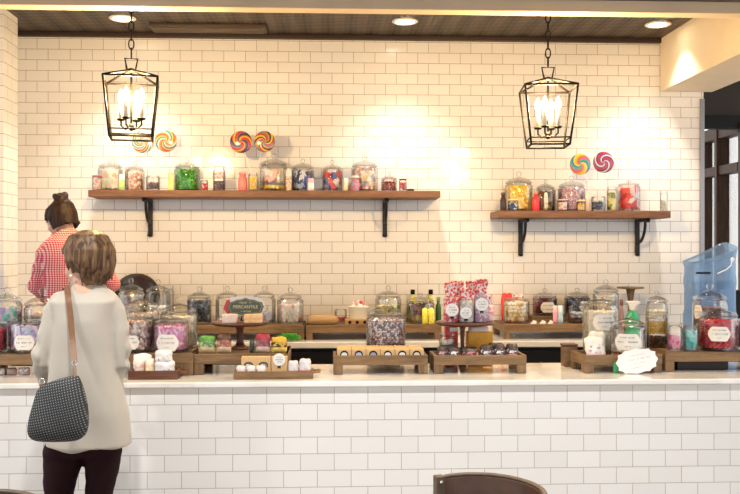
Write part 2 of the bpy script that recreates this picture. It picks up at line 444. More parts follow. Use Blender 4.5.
xa, xz = xl_+.012, X(790, YK)
obj('countertop', G().box(((xa+xz)/2, (YW-YK)/2-.002, 1-.021), (xz-xa, YW-YK-.006, .042)), MARBLE, bc, bevel=.006)
obj('cabinet', G().box(((xa+xz)/2, .29, .479), (xz-xa-.04, .5, .957)), BLACK, bc)
for k in range(7):
    w = (xz-xa-.1)/7
    obj('door', G().box((xa+.05+w*(k+.5), .032, .52), (w-.012, .014, .82)), BLACK, bc, bevel=.003)

# ================================================================== SHELVES
def shelf(name, label, xl, xr, ytop, ybot, bx):
    Ys = 6.12; zt = Z(ytop, Ys, (xl+xr)/2); th = (ybot-ytop)*Ys/F; x0, x1 = X(xl, Ys), X(xr, Ys)
    t = thing(name, label, 'shelf', ((x0+x1)/2, YW, zt-th))
    obj('board', G().box((0, -(YW-Ys)/2-.002, th/2), (x1-x0, YW-Ys-.006, th)), SHELFWOOD, t, bevel=.004)
    for px in bx:
        Yb = YW-.03; xx = X(px, Yb)-(x0+x1)/2; H = .245
        br = obj('bracket', G().box((xx, -.014, -H/2-.001), (.032, .022, H)), IRON, t, bevel=.004)
        obj('bracket_arm', G().box((xx, -.125, -.012), (.028, .22, .02)), IRON, br, bevel=.003)
        pts = [(xx, -.03-.15*math.sin(a), -.17+.15*(1-math.cos(a))) for a in [PI/2*i/8 for i in range(9)]]
        obj('bracket_brace', G().tube(pts, .0105, 8), IRON, br)
        obj('bracket_finial', G().ell((xx, -.02, -H-.008), (.019, .013, .014)), IRON, br)
        obj('bracket_finial', G().ell((xx, -.236, -.014), (.015, .015, .015)), IRON, br)
    return zt
ZS1 = shelf('wall_shelf', 'long wooden wall shelf on black iron brackets beneath the left lantern', 88, 440.5, 190.3, 197.2, (150, 385))
ZS2 = shelf('wall_shelf', 'short wooden wall shelf on black iron brackets beneath the right lantern', 498, 671, 210.8, 218, (521, 638))

# ================================================================== LAMPS
LAMPCOL = (1, .66, .29); SPOTCOL = (1, .90, .77)
def spot(x, y, z, energy, size, blend, rad=.045):
    l = bpy.data.lights.new('recessed_or_fill_lamp', 'SPOT'); l.energy = energy; l.color = SPOTCOL; l.spot_size = size; l.spot_blend = blend; l.shadow_soft_size = rad
    o = bpy.data.objects.new('recessed_or_fill_lamp', l); COL.objects.link(o); o.location = (x, y, z); return o
GLOW = mat('lamp_lens', (1,.95,.85), .5, emit=(1,.86,.66), es=9)
for px, py, lab in ((122.5, 17.5, 'recessed ceiling light above the left lantern'), (405, 20.5, 'recessed ceiling light in the middle of the dark tin ceiling'), (658, 23.5, 'recessed ceiling light beside the plaster bulkhead')):
    # where the line of sight meets the ceiling plane
    d, s = at(px, py, 1.0); k = (ZC-CZ)/(d.z-CZ); Yl = k; xx = d.x*k
    t = thing('ceiling_light', lab, 'ceiling light', (xx, Yl, ZC), 'recessed ceiling lights')
    obj('trim_ring', G().lathe([(.062, -.002), (.084, -.002), (.088, -.008), (.078, -.014), (.064, -.012), (.062, -.002)], 32), mat('ring_white', (.85,.82,.76), .5), t)
    obj('lens', G().lathe([(0, -.004), (.061, -.004), (.061, -.008), (0, -.009)], 32), GLOW, t)
    spot(xx, Yl, ZC-.02, SPOT_E, math.radians(100), .85)
for xx in (-1.9, -.75, .4, 1.55):      # unseen fill spots, added to brighten the counter's top and front
    spot(xx, 2.9, zt-.012, FILL_E, math.radians(120), .9).data.color = (1, .965, .92)
v = thing('ceiling_vent', 'long dark slotted air vent set in the tin ceiling', 'vent', (X(209, 6.2), 6.2, ZC))
vw = (266-152)*6.2/F
obj('vent_frame', G().box((0, 0, -.012), (vw, .17, .022)), mat('vent_brown', (.06,.04,.03), .5), v, bevel=.004)
for k in range(4): obj('slat', G().box((0, -.054+.036*k, -.027), (vw-.04, .016, .008)), mat('vent_slat', (.10,.07,.05), .45), v)

def lantern(label, cx, ytop, ybot, wt, wb, Y, ych, zc, rz=0):
    sc = Y/F
    zT = Z(ytop, Y, cx); zB = Z(ybot, Y, cx); x = X(cx, Y)
    t = thing('pendant_lantern', label, 'pendant light', (x, Y, zB), 'open iron lanterns over the counter', rz)
    H = zT-zB; a = wt*sc/2; b_ = wb*sc/2; r = .0058
    hc = Z(ych, Y, cx)-zB
    C = [(-1,-1),(1,-1),(1,1),(-1,1)]
    fr = G()
    for sx, sy in C: fr.tube([(sx*b_, sy*b_, 0), (sx*a, sy*a, H)], r, 6)
    for k in range(4):
        (ax, ay), (bx, by) = C[k], C[(k+1) % 4]
        fr.tube([(ax*a, ay*a, H), (bx*a, by*a, H)], r, 6); fr.tube([(ax*b_, ay*b_, 0), (bx*b_, by*b_, 0)], r, 6)
        fr.tube([(ax*b_*1.03, ay*b_*1.03, .035), (bx*b_*1.03, by*b_*1.03, .035)], r*.7, 6)
        fr.tube([(ax*a, ay*a, H), (ax*.012, ay*.012, hc)], r, 6)
    obj('cage', fr, BRONZE, t)
    obj('top_loop', G().tube([(-.02, 0, hc), (-.032, 0, hc+.06), (.032, 0, hc+.06), (.02, 0, hc), (-.02, 0, hc)], .005, 6).ell((0, 0, hc), (.02, .02, .012)), BRONZE, t)
    zarm = .075
    obj('stem', G().tube([(0, 0, hc-.01), (0, 0, zarm-.03)], .0055, 8).ell((0, 0, zarm-.02), (.014, .014, .02)), BRONZE, t)
    rr = b_*.55
    for k in range(4):
        an = PI/4+PI/2*k+.35; dx, dy = rr*math.cos(an), rr*math.sin(an)
        arm = obj('arm', G().tube([(0, 0, zarm-.02), (dx*.6, dy*.6, zarm-.028), (dx, dy, zarm-.01), (dx, dy, zarm+.015)], .0048, 6).lathe([(0, 0), (.016, 0), (.023, .008), (.02, .01), (0, .009)], 12, c=(dx, dy, zarm+.015)), BRONZE, t)
        obj('candle_sleeve', G().lathe([(0, 0), (.0105, 0), (.0105, .085), (0, .086)], 12, c=(dx, dy, zarm+.025)), mat('candle_cream', (.9,.82,.65), .5), arm)
        obj('bulb', G().lathe([(0, 0), (.008, .002), (.016, .02), (.0135, .036), (.005, .058), (0, .066)], 12, c=(dx, dy, zarm+.112)), mat('bulb_glow', (1,.9,.7), .4, emit=(1,.78,.48), es=30), arm)
    l = bpy.data.lights.new('candle_light', 'POINT'); l.energy = LANT_E; l.color = LAMPCOL; l.shadow_soft_size = .05
    lo = bpy.data.objects.new('candle_light', l); COL.objects.link(lo); lo.location = (x, Y, zB+zarm+.14)
    # chain: alternating links up to the ceiling
    z = hc+.057; k = 0; top = zc-zB
    while z < top-.02:
        L = .062; g = G(); pts = []
        for i in range(13):
            an = 2*PI*i/12; q = (.013*math.cos(an), (L/2-.004)*math.sin(an))
            pts.append((q[0], 0, z+L/2+q[1]) if k % 2 else (0, q[0], z+L/2+q[1]))
        obj('chain_link', g.tube(pts, .0034, 6, rnd=False), BRONZE, t)
        z += L-.016; k += 1
    obj('canopy', G().lathe([(0, top), (.06, top-.002), (.055, top-.02), (.012, top-.03), (0, top-.03)], 20), BRONZE, t)
lantern('open black lantern pendant on a chain above the long shelf', 131.3, 80, 138, 51, 40, 4.65, 70.5, ZC, math.radians(10))
lantern('open black lantern pendant on a chain above the short shelf', 548, 88.5, 146, 51.5, 38, 4.65, 79, ZC, math.radians(-6))

# ================================================================== DAYLIGHT + CAMERA
w = bpy.data.worlds.new('daylight'); SC.world = w; w.use_nodes = True
bg = w.node_tree.nodes['Background']; bg.inputs['Color'].default_value = (*WORLD_C, 1); bg.inputs['Strength'].default_value = WORLD_E
cd = bpy.data.cameras.new('camera'); cam = bpy.data.objects.new('camera', cd); COL.objects.link(cam)
cam.location = (0, 0, CZ); cam.rotation_euler = (PI/2, 0, -TH)
cd.sensor_width = 36; cd.lens = 36*F/740; cd.shift_y = 3/740; cd.clip_start = .05
SC.camera = cam
SC.view_settings.view_transform = 'Standard'; SC.view_settings.look = 'None'; SC.view_settings.gamma = 1; SC.view_settings.exposure = EXPO
SC.view_settings.use_curve_mapping = False
SC.cycles.transparent_max_bounces = 48; SC.cycles.max_bounces = 10; SC.cycles.diffuse_bounces = 5
SC.cycles.sample_clamp_indirect = 6; SC.cycles.caustics_reflective = False; SC.cycles.caustics_refractive = False
# ================================================================== JARS, CANDY, CRATES
rnd = random.Random(7)
# palettes (colours, core colour)
PAL = {
 'pastel': [(.92,.88,.80),(.88,.62,.55),(.75,.85,.60),(.95,.93,.88),(.80,.70,.62)],
 'cream': [(.90,.82,.62),(.95,.90,.78),(.84,.72,.45),(.93,.88,.72)],
 'green': [(.06,.45,.02),(.10,.60,.04),(.04,.33,.02),(.20,.70,.10)],
 'pinkbrown': [(.85,.45,.38),(.55,.25,.18),(.90,.70,.62),(.95,.88,.82),(.70,.35,.22)],
 'choc': [(.10,.04,.03),(.18,.07,.05),(.28,.13,.10),(.06,.02,.02)],
 'pinkmix': [(.95,.60,.62),(.92,.85,.82),(.90,.40,.45),(.95,.80,.55),(.96,.93,.9)],
 'blue': [(.02,.05,.25),(.05,.12,.45),(.45,.55,.80),(.85,.85,.9),(.03,.04,.12)],
 'redblue': [(.75,.05,.04),(.85,.15,.08),(.85,.80,.78),(.10,.15,.45),(.65,.03,.03)],
 'sprinkle': [(.92,.88,.80),(.85,.40,.35),(.55,.20,.18),(.90,.70,.30),(.35,.40,.60),(.95,.92,.86),(.93,.86,.78)],
 'darkred': [(.35,.04,.03),(.50,.10,.06),(.25,.03,.02),(.60,.25,.15)],
 'yellow': [(.95,.62,.03),(.98,.75,.08),(.90,.50,.02),(.98,.82,.25)],
 'olive': [(.10,.09,.05),(.30,.20,.12),(.55,.50,.20),(.20,.05,.04),(.06,.05,.04)],
 'lilac': [(.70,.42,.60),(.82,.62,.74),(.60,.38,.58),(.85,.72,.80),(.75,.40,.50)],
 'red': [(.80,.03,.03),(.90,.08,.05),(.92,.75,.70),(.70,.02,.02)],
 'yellowgreen': [(.92,.85,.25),(.95,.92,.55),(.25,.30,.08),(.90,.75,.15)],
 'teal': [(.10,.60,.55),(.80,.88,.90),(.45,.35,.65),(.20,.75,.65),(.85,.50,.65),(.9,.9,.92)],
 'peach': [(.90,.68,.52),(.92,.80,.68),(.85,.60,.30),(.94,.88,.78)],
 'purple': [(.40,.30,.60),(.75,.65,.85),(.25,.20,.40),(.85,.55,.65),(.60,.70,.88)],
 'pink': [(.92,.35,.62),(.95,.60,.78),(.80,.20,.50),(.95,.78,.86),(.70,.25,.55)],
 'nougat': [(.55,.32,.28),(.85,.72,.66),(.30,.14,.12),(.90,.84,.78),(.62,.40,.36)],
 'navy': [(.015,.018,.03),(.03,.035,.06),(.01,.01,.015),(.10,.14,.25)],
 'lavender': [(.45,.47,.68),(.60,.62,.78),(.38,.40,.60)],
 'whitepink': [(.92,.90,.86),(.90,.82,.80),(.85,.40,.38),(.95,.93,.90),(.88,.85,.75)],
 'popcorn': [(.95,.86,.62),(.98,.93,.80),(.70,.42,.15),(.96,.90,.72),(.95,.75,.35)],
 'crimson': [(.62,.01,.03),(.75,.03,.06),(.50,.01,.02),(.82,.08,.10)],
 'corn': [(.95,.60,.08),(.98,.72,.15),(.92,.52,.05)],
 'brown': [(.14,.05,.02),(.22,.09,.04),(.10,.035,.015)],
 'white': [(.92,.90,.87),(.88,.86,.84),(.95,.94,.92)],
 'cherry': [(.16,.02,.02),(.25,.04,.03),(.10,.012,.012)],
 'maroon': [(.12,.02,.02),(.20,.045,.035),(.08,.012,.012)],
 'grey': [(.35,.36,.42),(.55,.55,.60),(.22,.22,.28)],
}
def palmats(p): return [col(*c, rough=.55, spec=.35) for c in PAL[p]]

def candy(name, label, pal, x, y, zb, r, h, size, kind='ball', group=None, n_max=1700):
    """loose sweets filling a jar: a packed outer layer over a full core"""
    g = G(); cols = palmats(pal); n = len(cols); rd = random.Random('%s%d%d' % (pal, round(x*1000), round(r*1000)))
    g.lathe([(0, size*.4), (r-size*1.3, size*.4), (r-size*1.3, h-size*.9), (0, h-size*.9)], 16, 0, smooth=False)
    sr, st, sv = {'ball': (.62, .62, .62), 'stick': (.28, .30, 1.0), 'wrap': (.30, .66, .50), 'chunk': (.40, .52, .46)}[kind]
    sr, st, sv = sr*size, st*size, sv*size
    dg_ = math.hypot(st, sv); ball = kind == 'ball'
    ext = sr if ball else dg_
    rr = (r-sr if ball else math.sqrt(max(r*r-dg_*dg_, 1e-6))-sr)-.0006
    step = size*(1.06 if ball else .98)
    rows = max(1, round((h-2*ext)/step)+1)
    around = max(6, int(2*PI*rr/step)); tot = 0
    for i in range(rows):
        z = ext+.001+(h-2*ext-.001)*(i/max(1, rows-1)) if rows > 1 else h/2
        for k in range(around):
            if tot > n_max: break
            a = 2*PI*(k+.5*(i % 2)+rd.uniform(-.2, .2))/around
            q = rr*rd.uniform(.965, 1)
            R = Matrix.Rotation(a, 3, 'Z') @ Matrix.Rotation(rd.uniform(0, PI), 3, 'X')
            zz = min(max(z+rd.uniform(-.15, .15)*size, ext+.001), max(h-ext, ext+.001))
            V, Fc = ICO if ball else BOX
            c = Vector((q*math.cos(a), q*math.sin(a), zz))
            g.add([R @ Vector((p.x*sr, p.y*st, p.z*sv))+c for p in V], Fc, rd.randrange(n), ball); tot += 1
    q = rr-step*.8                       # heaped top layer
    while q > 0:
        m = max(1, int(2*PI*q/step))
        for k in range(m):
            a = 2*PI*(k+rd.random())/m
            g.piece('ball' if ball else 'box', (q*math.cos(a), q*math.sin(a), max(h-ext*1.15*rd.uniform(1.0, 1.3), ext*1.15)), (sr, st, sv), Euler((rd.uniform(0, 6), rd.uniform(0, 6), rd.uniform(0, 6))), rd.randrange(n))
        q -= step
    o = obj(name, g, cols, loc=(x, y, zb), calc=False)
    return tag(o, label, 'sweets', group, 'stuff')

def scribble(w, h, rows, seed, rad=None, dy=-.0004):
    """lines of small lettering that cannot be read in the photo"""
    rd = random.Random(seed); g = G()
    for i, (frac, hh) in enumerate(rows):
        z = h*(.5-(i+.5)/len(rows)); x = -w*frac/2
        while x < w*frac/2:
            cw = hh*rd.uniform(.35, .7)
            if rd.random() > .16:
                def put(cx, cz, sx, sz):
                    if rad: a = cx/rad; g.box((rad*math.sin(a), -rad*math.cos(a)+dy, cz), (sx, .0005, sz), 0, Euler((0, 0, a)))
                    else: g.box((cx, dy, cz), (sx, .0005, sz))
                put(x+cw*.15, z, hh*.16, hh); k = rd.random()
                if k < .6: put(x+cw*.45, z+hh*(.42 if k < .3 else -.42), cw*.6, hh*.15)
                if k > .3: put(x+cw*.75, z, hh*.16, hh*rd.choice((.5, 1)))
            x += cw*1.25
    return g

def plaque(w, h, bumps=12, depth=.06, n=72, p=3):
    """outline of a bracketed label: rounded rectangle with a scalloped rim"""
    out = []
    for i in range(n):
        a = 2*PI*i/n; ca, sa = math.cos(a), math.sin(a)
        k = 1-depth*abs(math.sin(bumps*a/2))
        out.append((w/2*k*math.copysign(abs(ca)**(2/p), ca), h/2*k*math.copysign(abs(sa)**(2/p), sa)))
    return out

def jar_label(parent, R, zc, w, h, seed, rows, ang=0, mt=None):
    out = plaque(w, h, 6, .09); g = G(); Rr = R+.0012; vs = []; fs = []
    n = len(out)
    for dr in (0, .0009):
        for k in (1, .66, .33):
            for x, z in out: a = x*k/Rr; vs.append(((Rr+dr)*math.sin(a), -(Rr+dr)*math.cos(a), zc+z*k))
        vs.append((0, -(Rr+dr), zc))
    L = 3*n+1
    for s_ in (0, 1):
        o = s_*L
        for j in (0, 1):
            for k in range(n): k2 = (k+1) % n; fs.append((o+j*n+k, o+j*n+k2, o+(j+1)*n+k2, o+(j+1)*n+k))
        for k in range(n): fs.append((o+2*n+k, o+2*n+(k+1) % n, o+3*n))
    for k in range(n): k2 = (k+1) % n; fs.append((k, k2, L+k2, L+k))
    g.add(vs, fs)
    o = obj('label', g, mt or PAPER, parent, rot=(0, 0, ang))
    t = scribble(w*.9, h*.75, rows, seed, Rr+.0016, 0)
    t.v = [(a, b_, c+zc) for a, b_, c in t.v]
    obj('lettering', t, GREYINK, o)
    return o

def jar(label, xl, xr, yt, Y, zb, lid='dome', fill=None, lab=None, name='glass_jar', group=None, knob=1.0, lidmat=None, shoulder=.89, lh=None, wall=.962, ang=0):
    """a glass sweet jar; pixel span xl..xr, top of lid at yt. fill: list of (name,label,palette,kind,size,frac0,frac1)"""
    xc = (xl+xr)/2; p, s = at(xc, yt, Y); R = (xr-xl)*s/2; H = p.z-zb; x = p.x
    t = thing(name, label, 'jar', (x, Y, zb), group)
    if lh is None: lh = {'dome': min(.30*H, .95*R), 'flat': .10*H, 'cap': .14*H, 'none': 0, 'high': min(.42*H, 1.35*R)}[lid]
    Hb = H-lh; q = wall
    N = R*shoulder
    prof = [(0, .0), (R*.90, .0), (R*.98, R*.06), (R, R*.16), (R, Hb*.90), (R*.985, Hb*.925), (N+(R-N)*.3, Hb*.955), (N, Hb*.97), (N, Hb*.985), (N*1.04, Hb),
            (N*.94, Hb), (N*.93, Hb*.965), (R*q*.985, Hb*.92), (R*q, Hb*.895), (R*q, R*.13), (R*q*.98, R*.09), (0, R*.08)]
    obj('jar_body', G().lathe(prof, 40), GLASS, t)
    z = Hb+.0006
    if lid in ('dome', 'high'):
        k = R*.20*knob
        ld = obj('lid', G().lathe([(0, z+lh*.02), (N*.88, z+lh*.02), (N*.90, z), (N*1.07, z), (N*1.09, z+lh*.06), (N*1.04, z+lh*.13), (N*.90, z+lh*.24), (N*.62, z+lh*.38), (N*.34, z+lh*.47), (k*.7, z+lh*.52), (0, z+lh*.52)], 36), lidmat or GLASS, t)
        obj('knob', G().lathe([(0, z+lh*.525), (k*.62, z+lh*.53), (k*.5, z+lh*.60), (k*.95, z+lh*.70), (k*1.05, z+lh*.80), (k*.85, z+lh*.93), (k*.4, z+lh*.99), (0, z+lh)], 20), lidmat or GLASS, ld)
    elif lid in ('flat', 'cap'):
        e = 1.06 if lid == 'flat' else 1.1
        ld = obj('lid', G().lathe([(0, z), (N*e, z), (N*e, z+lh*.85), (N*e*.97, z+lh), (0, z+lh)], 36), lidmat or GLASS, t)
    for f in fill or []:
        nm, fl, pal, kind, sz, f0, f1 = f
        z0 = zb+R*.115+Hb*.88*f0+.001
        candy(nm, fl, pal, x, Y, z0, R*q-.0008, max(Hb*.88*(f1-f0)-R*.04, sz*1.4), sz, kind)
    if lab:
        px0, px1, py0, py1, seed, rows = lab
        w = (px1-px0)*s; h = (py1-py0)*s; a = (X((px0+px1)/2, Y-R*.97)-x)/R
        jar_label(t, R, Z((py0+py1)/2, Y-R, xc)-zb, w, h, seed, rows, math.asin(max(-.9, min(.9, a))))
    return t

def crate(label, xl, xr, Y0, Y1, zb, zt, board=.045, kind='riser', name='wooden_riser', group=None, rz=0, legs=True, wl=None):
    """a reclaimed-wood display stand: boards round the rim, square legs at the corners"""
    xa, xz = X(xl, Y0), X(xr, Y0); w = xz-xa; d = Y1-Y0; H = zt-zb; wl = wl or .045
    t = thing(name, label, 'wooden stand', ((xa+xz)/2, Y0, zb), group, rz)
    th = .016
    if kind == 'riser':
        obj('top_board', G().box((0, d/2, H-th/2), (w-.001, d-2*th-.001, th)), WOODX, t, bevel=.002)
    else:
        obj('tray_floor', G().box((0, d/2, H-board+.006), (w-2*th-.001, d-2*th-.001, .011)), WOODX, t)
    for nm, yy in (('front_board', th/2), ('back_board', d-th/2)):
        obj(nm, G().box((0, yy, H-board/2), (w, th, board)), WOODX, t, bevel=.002)
    for sx in (-1, 1):
        obj('side_board', G().box((sx*(w/2-th/2), d/2, H-board/2), (th, d-2*th-.001, board)), WOODY, t, bevel=.002)
        if legs:
            for yy in (wl/2+.001, d-wl/2-.001):
                obj('leg', G().box((sx*(w/2-wl/2-.0005), yy, (H-board)/2-.0003), (wl, wl, H-board-.0008)), WOODZ, t, bevel=.002)
    return t

def packet(label, xl, xr, yt, Y, zb, mats, name='candy_packet', cat='packet', lean=.12, thick=.03, yaw=0, group=None, art=None, lay=False):
    """a filled pouch, crimped top and bottom; mats = (pouch colour, band colour)"""
    xc = (xl+xr)/2; p, s = at(xc, yt, Y); w = (xr-xl)*s; H = p.z-zb
    t = thing(name, label, cat, (p.x, Y, zb), group)
    t.rotation_euler = (-lean, 0, yaw)
    nu, nv = 10, 14; g = G(); vs = []; fs = []; rd = random.Random(int(xl*10+yt))
    for sd in (-1, 1):
        for j in range(nv+1):
            for i in range(nu+1):
                u = i/nu*2-1; v = j/nv*2-1
                b_ = (max(0, 1-u**4)**.6)*(max(0, 1-(abs(v)/.92)**4)**.6 if abs(v) < .92 else 0)
                xw = w/2*u*(1-.05*b_)*(.97+.03*math.sin(v*7+xl)-.10*abs(v)**5)
                y = sd*(thick/2*b_*(1+.18*math.sin(5*u+rd.random())*math.cos(4*v))+.0008)
                vs.append((xw, y, H*(v+1)/2*(1-.05*abs(u)**3*(v > 0)+.02*math.sin(4*u+xl)*(v > .5))))
    M = (nu+1)*(nv+1)
    for sd in (0, 1):
        for j in range(nv):
            for i in range(nu):
                a = sd*M+j*(nu+1)+i
                fs.append((a, a+1, a+nu+2, a+nu+1))
    edge = [i for i in range(nu+1)]+[j*(nu+1)+nu for j in range(1, nv+1)]+[nv*(nu+1)+i for i in range(nu-1, -1, -1)]+[j*(nu+1) for j in range(nv-1, 0, -1)]
    for a, b_ in zip(edge, edge[1:]+edge[:1]): fs.append((a, b_, b_+M, a+M))
    g.add(vs, fs, 0, True)
    if len(mats) > 1:
        for k, f in enumerate(g.f):
            j = f[0] % M//(nu+1)
            if j >= nv*.62: g.m[k] = 1
            if len(mats) > 2 and j < nv*.22: g.m[k] = 2
    obj('pouch', g, list(mats), t)
    if art:
        # printed panel on the front
        am, ax, az, aw, ah = art
        obj('printed_panel', G().prism(plaque(w*aw, H*ah, 4, .05), -thick/2*1.2-.0025, -thick/2*1.2-.0015, c=(w*ax, 0, H*az)), am, t)
    return t

def kraft_box(label, xl, xr, yt, Y, zb, depth, group=None, win=None, winmat=None, name='kraft_box'):
    xc = (xl+xr)/2; p, s = at(xc, yt, Y); w = (xr-xl)*s; H = p.z-zb
    t = thing(name, label, 'box', (p.x, Y, zb), group)
    obj('carton', G().box((0, depth/2, H/2), (w, depth, H)), KRAFT, t, bevel=.0015)
    if win:
        wx, wz, ww, wh = win
        out = [(-ww/2*w, -wh/2*H)]+[(math.cos(PI-PI*i/12)*ww/2*w, -wh*H/2+wh*H*(.35+.65*math.sin(PI*i/12))) for i in range(13)]+[(ww/2*w, -wh/2*H)]
        o = obj('window', G().prism(out, -.0012, .0, c=(wx*w, 0, wz*H)), BLACK, t)
        obj('sweets_behind_window', G().prism([(x*.72, z*.6-wh*H*.12) for x, z in out], -.0022, -.0013, c=(wx*w, 0, wz*H)), winmat or PAPER, o)
    return t

def text(name, body, size, m, parent, loc, rot=(PI/2, 0, 0), ext=.0004, sx=1):
    c = bpy.data.curves.new(name, 'FONT'); c.body = body; c.size = size; c.extrude = ext; c.align_x = 'CENTER'; c.align_y = 'CENTER'
    o = bpy.data.objects.new(name, c); COL.objects.link(o)
    me = bpy.data.meshes.new_from_object(o.evaluated_get(bpy.context.evaluated_depsgraph_get()))
    bpy.data.objects.remove(o); bpy.data.curves.remove(c)
    o = mobj(name, me, [m], parent); o.location = loc; o.rotation_euler = rot; o.scale = (sx, 1, 1)
    return o

def lollipop(label, xc, yc, r_px, Y, foot, m, group):
    """swirl disc on a white stick that stands in a jar; foot = world point of the stick's lower end"""
    p, s = at(xc, yc, Y); r = r_px*s
    t = thing('swirl_lollipop', label, 'lollipop', p, group)
    th = .011
    prof = [(0, -th/2), (r*.9, -th/2), (r, -th*.2), (r, th*.2), (r*.9, th/2), (0, th/2)]
    g = G().lathe(prof, 44); g.v = [(x, z, y) for x, y, z in g.v]
    obj('candy_disc', g, m, t)
    f = Vector(foot)-p; d = f.normalized()
    obj('stick', G().tube([d*(r*1.002), f], .0028, 8), WHITE, t)
    return t
# ================================================================== THINGS ON THE SHELVES
def print_mat(name, c1, c2, scale, thr=.5, rough=.4):
    m = mat(name, c1, rough); nt, b = nodes(m)
    tc = nt.nodes.new('ShaderNodeTexCoord'); n = nt.nodes.new('ShaderNodeTexNoise'); n.inputs['Scale'].default_value = scale; n.inputs['Detail'].default_value = 2
    nt.links.new(tc.outputs['Object'], n.inputs['Vector'])
    r = nt.nodes.new('ShaderNodeValToRGB'); r.color_ramp.interpolation = 'CONSTANT'
    r.color_ramp.elements[0].color = (*c1, 1); r.color_ramp.elements[1].color = (*c2, 1); r.color_ramp.elements[1].position = thr
    nt.links.new(n.outputs['Fac'], r.inputs['Fac']); nt.links.new(r.outputs['Color'], b.inputs['Base Color'])
    return m
def bottle(label, xl, xr, yt, Y, zb, m, cap, name='small_bottle', neck=.45, group=None):
    xc = (xl+xr)/2; p, s = at(xc, yt, Y); R = (xr-xl)*s/2; H = p.z-zb
    t = thing(name, label, 'bottle', (p.x, Y, zb), group)
    obj('bottle_body', G().lathe([(0, 0), (R*.94, 0), (R, R*.12), (R, H*.55), (R*.85, H*.66), (R*neck, H*.76), (R*neck, H*.84), (0, H*.84)], 24), m, t)
    obj('cap', G().lathe([(0, H*.845), (R*neck*1.2, H*.845), (R*neck*1.2, H*.985), (R*neck, H), (0, H)], 20), cap, t)
    return t
GT = lambda fl, pal, kind, sz, f0=0, f1=1, nm='loose_sweets': (nm, fl, pal, kind, sz, f0, f1)
SB, SF = 6.31, 6.168
# --- long shelf, from its left end
z = ZS1
jar('small jar with a flat red lid at the left end of the long shelf', 92, 102, 175.5, SF, z, 'flat', [GT('small coral sweets in the jar at the left end of the long shelf', 'pinkmix', 'ball', .012, 0, .9)], lidmat=col(.6,.15,.12), group='jars on the long shelf')
jar('big lidded jar of pale pastel sweets near the left end of the long shelf', 98, 122.5, 157, SB, z, 'dome', [GT('pale pastel sweets in the big jar near the left end of the long shelf', 'pastel', 'wrap', .026)], group='jars on the long shelf')
packet('little green and white pouch between two jars at the left of the long shelf', 118.5, 124.5, 174, SF, z, [col(.45,.72,.25), col(.85,.88,.75)], thick=.02)
jar('lidded jar of pink and brown striped sweets on the long shelf', 125, 144.5, 161, SB, z, 'dome', [GT('pink and brown striped sweets in a lidded jar on the long shelf', 'pinkbrown', 'stick', .022)], group='jars on the long shelf')
jar('open low jar of dark chocolates holding two lollipops under the left lantern', 146, 160, 176, SF+.005, z, 'none', [GT('dark chocolate sweets in the low open jar under the left lantern', 'choc', 'ball', .018, 0, .62)], group='jars on the long shelf')
packet('plain yellow pouch leaning beside the jar of green sweets', 167.5, 174, 172, SF+.05, z, [col(.92,.85,.30), col(.95,.90,.5)], thick=.02)
jar('big lidded jar full of bright green sweets on the long shelf', 174, 200, 157.5, SB, z, 'dome', [GT('bright green round sweets filling the big jar on the long shelf', 'green', 'ball', .013)], group='jars on the long shelf')
jar('tiny jar of red sweets in front of the green sweets jar', 200.3, 208, 179.5, SF, z, 'flat', [GT('red sweets in the tiny jar beside the green sweets jar', 'red', 'ball', .011, 0, .8)], lidmat=col(.85,.8,.78), group='jars on the long shelf')
jar('tall jar layered pink over dark brown on the long shelf', 213, 225.5, 166.5, SF+.02, z, 'flat', [GT('dark brown sweets in the lower half of the tall narrow jar', 'choc', 'ball', .013, 0, .5), GT('pink sweets in the upper half of the tall narrow jar', 'pinkmix', 'ball', .013, .56, .98)], group='jars on the long shelf')
bottle('small coral pink bottle standing left of the yellow lollipop jar', 238, 247.3, 171.5, SF, z, col(.85,.22,.20,.25), col(.88,.45,.42), neck=.7)
jar('open yellow jar holding two lollipops on the long shelf', 248.2, 258.2, 174, SF, z, 'none', [GT('yellow sweets in the open jar holding two lollipops', 'yellow', 'ball', .011, 0, .95)], group='jars on the long shelf')
jar('biggest jar on the long shelf, pink packets above yellow ones', 260, 288, 153.5, SB, z, 'dome', [GT('yellow sweets at the bottom of the biggest jar on the long shelf', 'yellow', 'chunk', .022, 0, .25), GT('pink and white packets in the biggest jar on the long shelf', 'pinkmix', 'wrap', .040, .27, .92)], group='jars on the long shelf')
packet('slim speckled pouch between the biggest jar and the blue sweets jar', 285.5, 291.5, 168, SF+.01, z, [print_mat('speckle_print', (.85,.72,.55), (.45,.28,.2), 120), col(.8,.75,.68)], thick=.018)
jar('lidded jar of blue wrapped sweets on the long shelf', 291.5, 314, 158.5, SB, z, 'dome', [GT('blue and silver wrapped sweets in the jar on the long shelf', 'blue', 'wrap', .034)], group='jars on the long shelf')
packet('small white and pink packet before the blue sweets jar', 307.5, 314, 178, SF, z, [col(.9,.84,.82), col(.8,.45,.5)], thick=.018)
jar('lidded jar of red, white and blue wrapped sweets on the long shelf', 322, 342.5, 160, SB, z, 'dome', [GT('red, white and blue wrapped sweets in a jar on the long shelf', 'redblue', 'wrap', .034)], group='jars on the long shelf')
packet('slim beige pouch right of the red, white and blue sweets jar', 343.5, 348.5, 178, SF+.02, z, [col(.85,.68,.42), col(.85,.75,.6)], thick=.016)
jar('big lidded jar of multicoloured speckled sweets near the right end of the long shelf', 351, 378, 155.5, SB, z, 'dome', [GT('multicoloured speckled sweets in the big jar near the right end of the long shelf', 'sprinkle', 'chunk', .019)], group='jars on the long shelf')
bottle('small round red and blue tin jar in front of the multicoloured sweets jar', 350.5, 359.5, 176, SF, z, print_mat('tin_print', (.55,.12,.10), (.25,.28,.5), 90), col(.7,.6,.5), neck=.8)
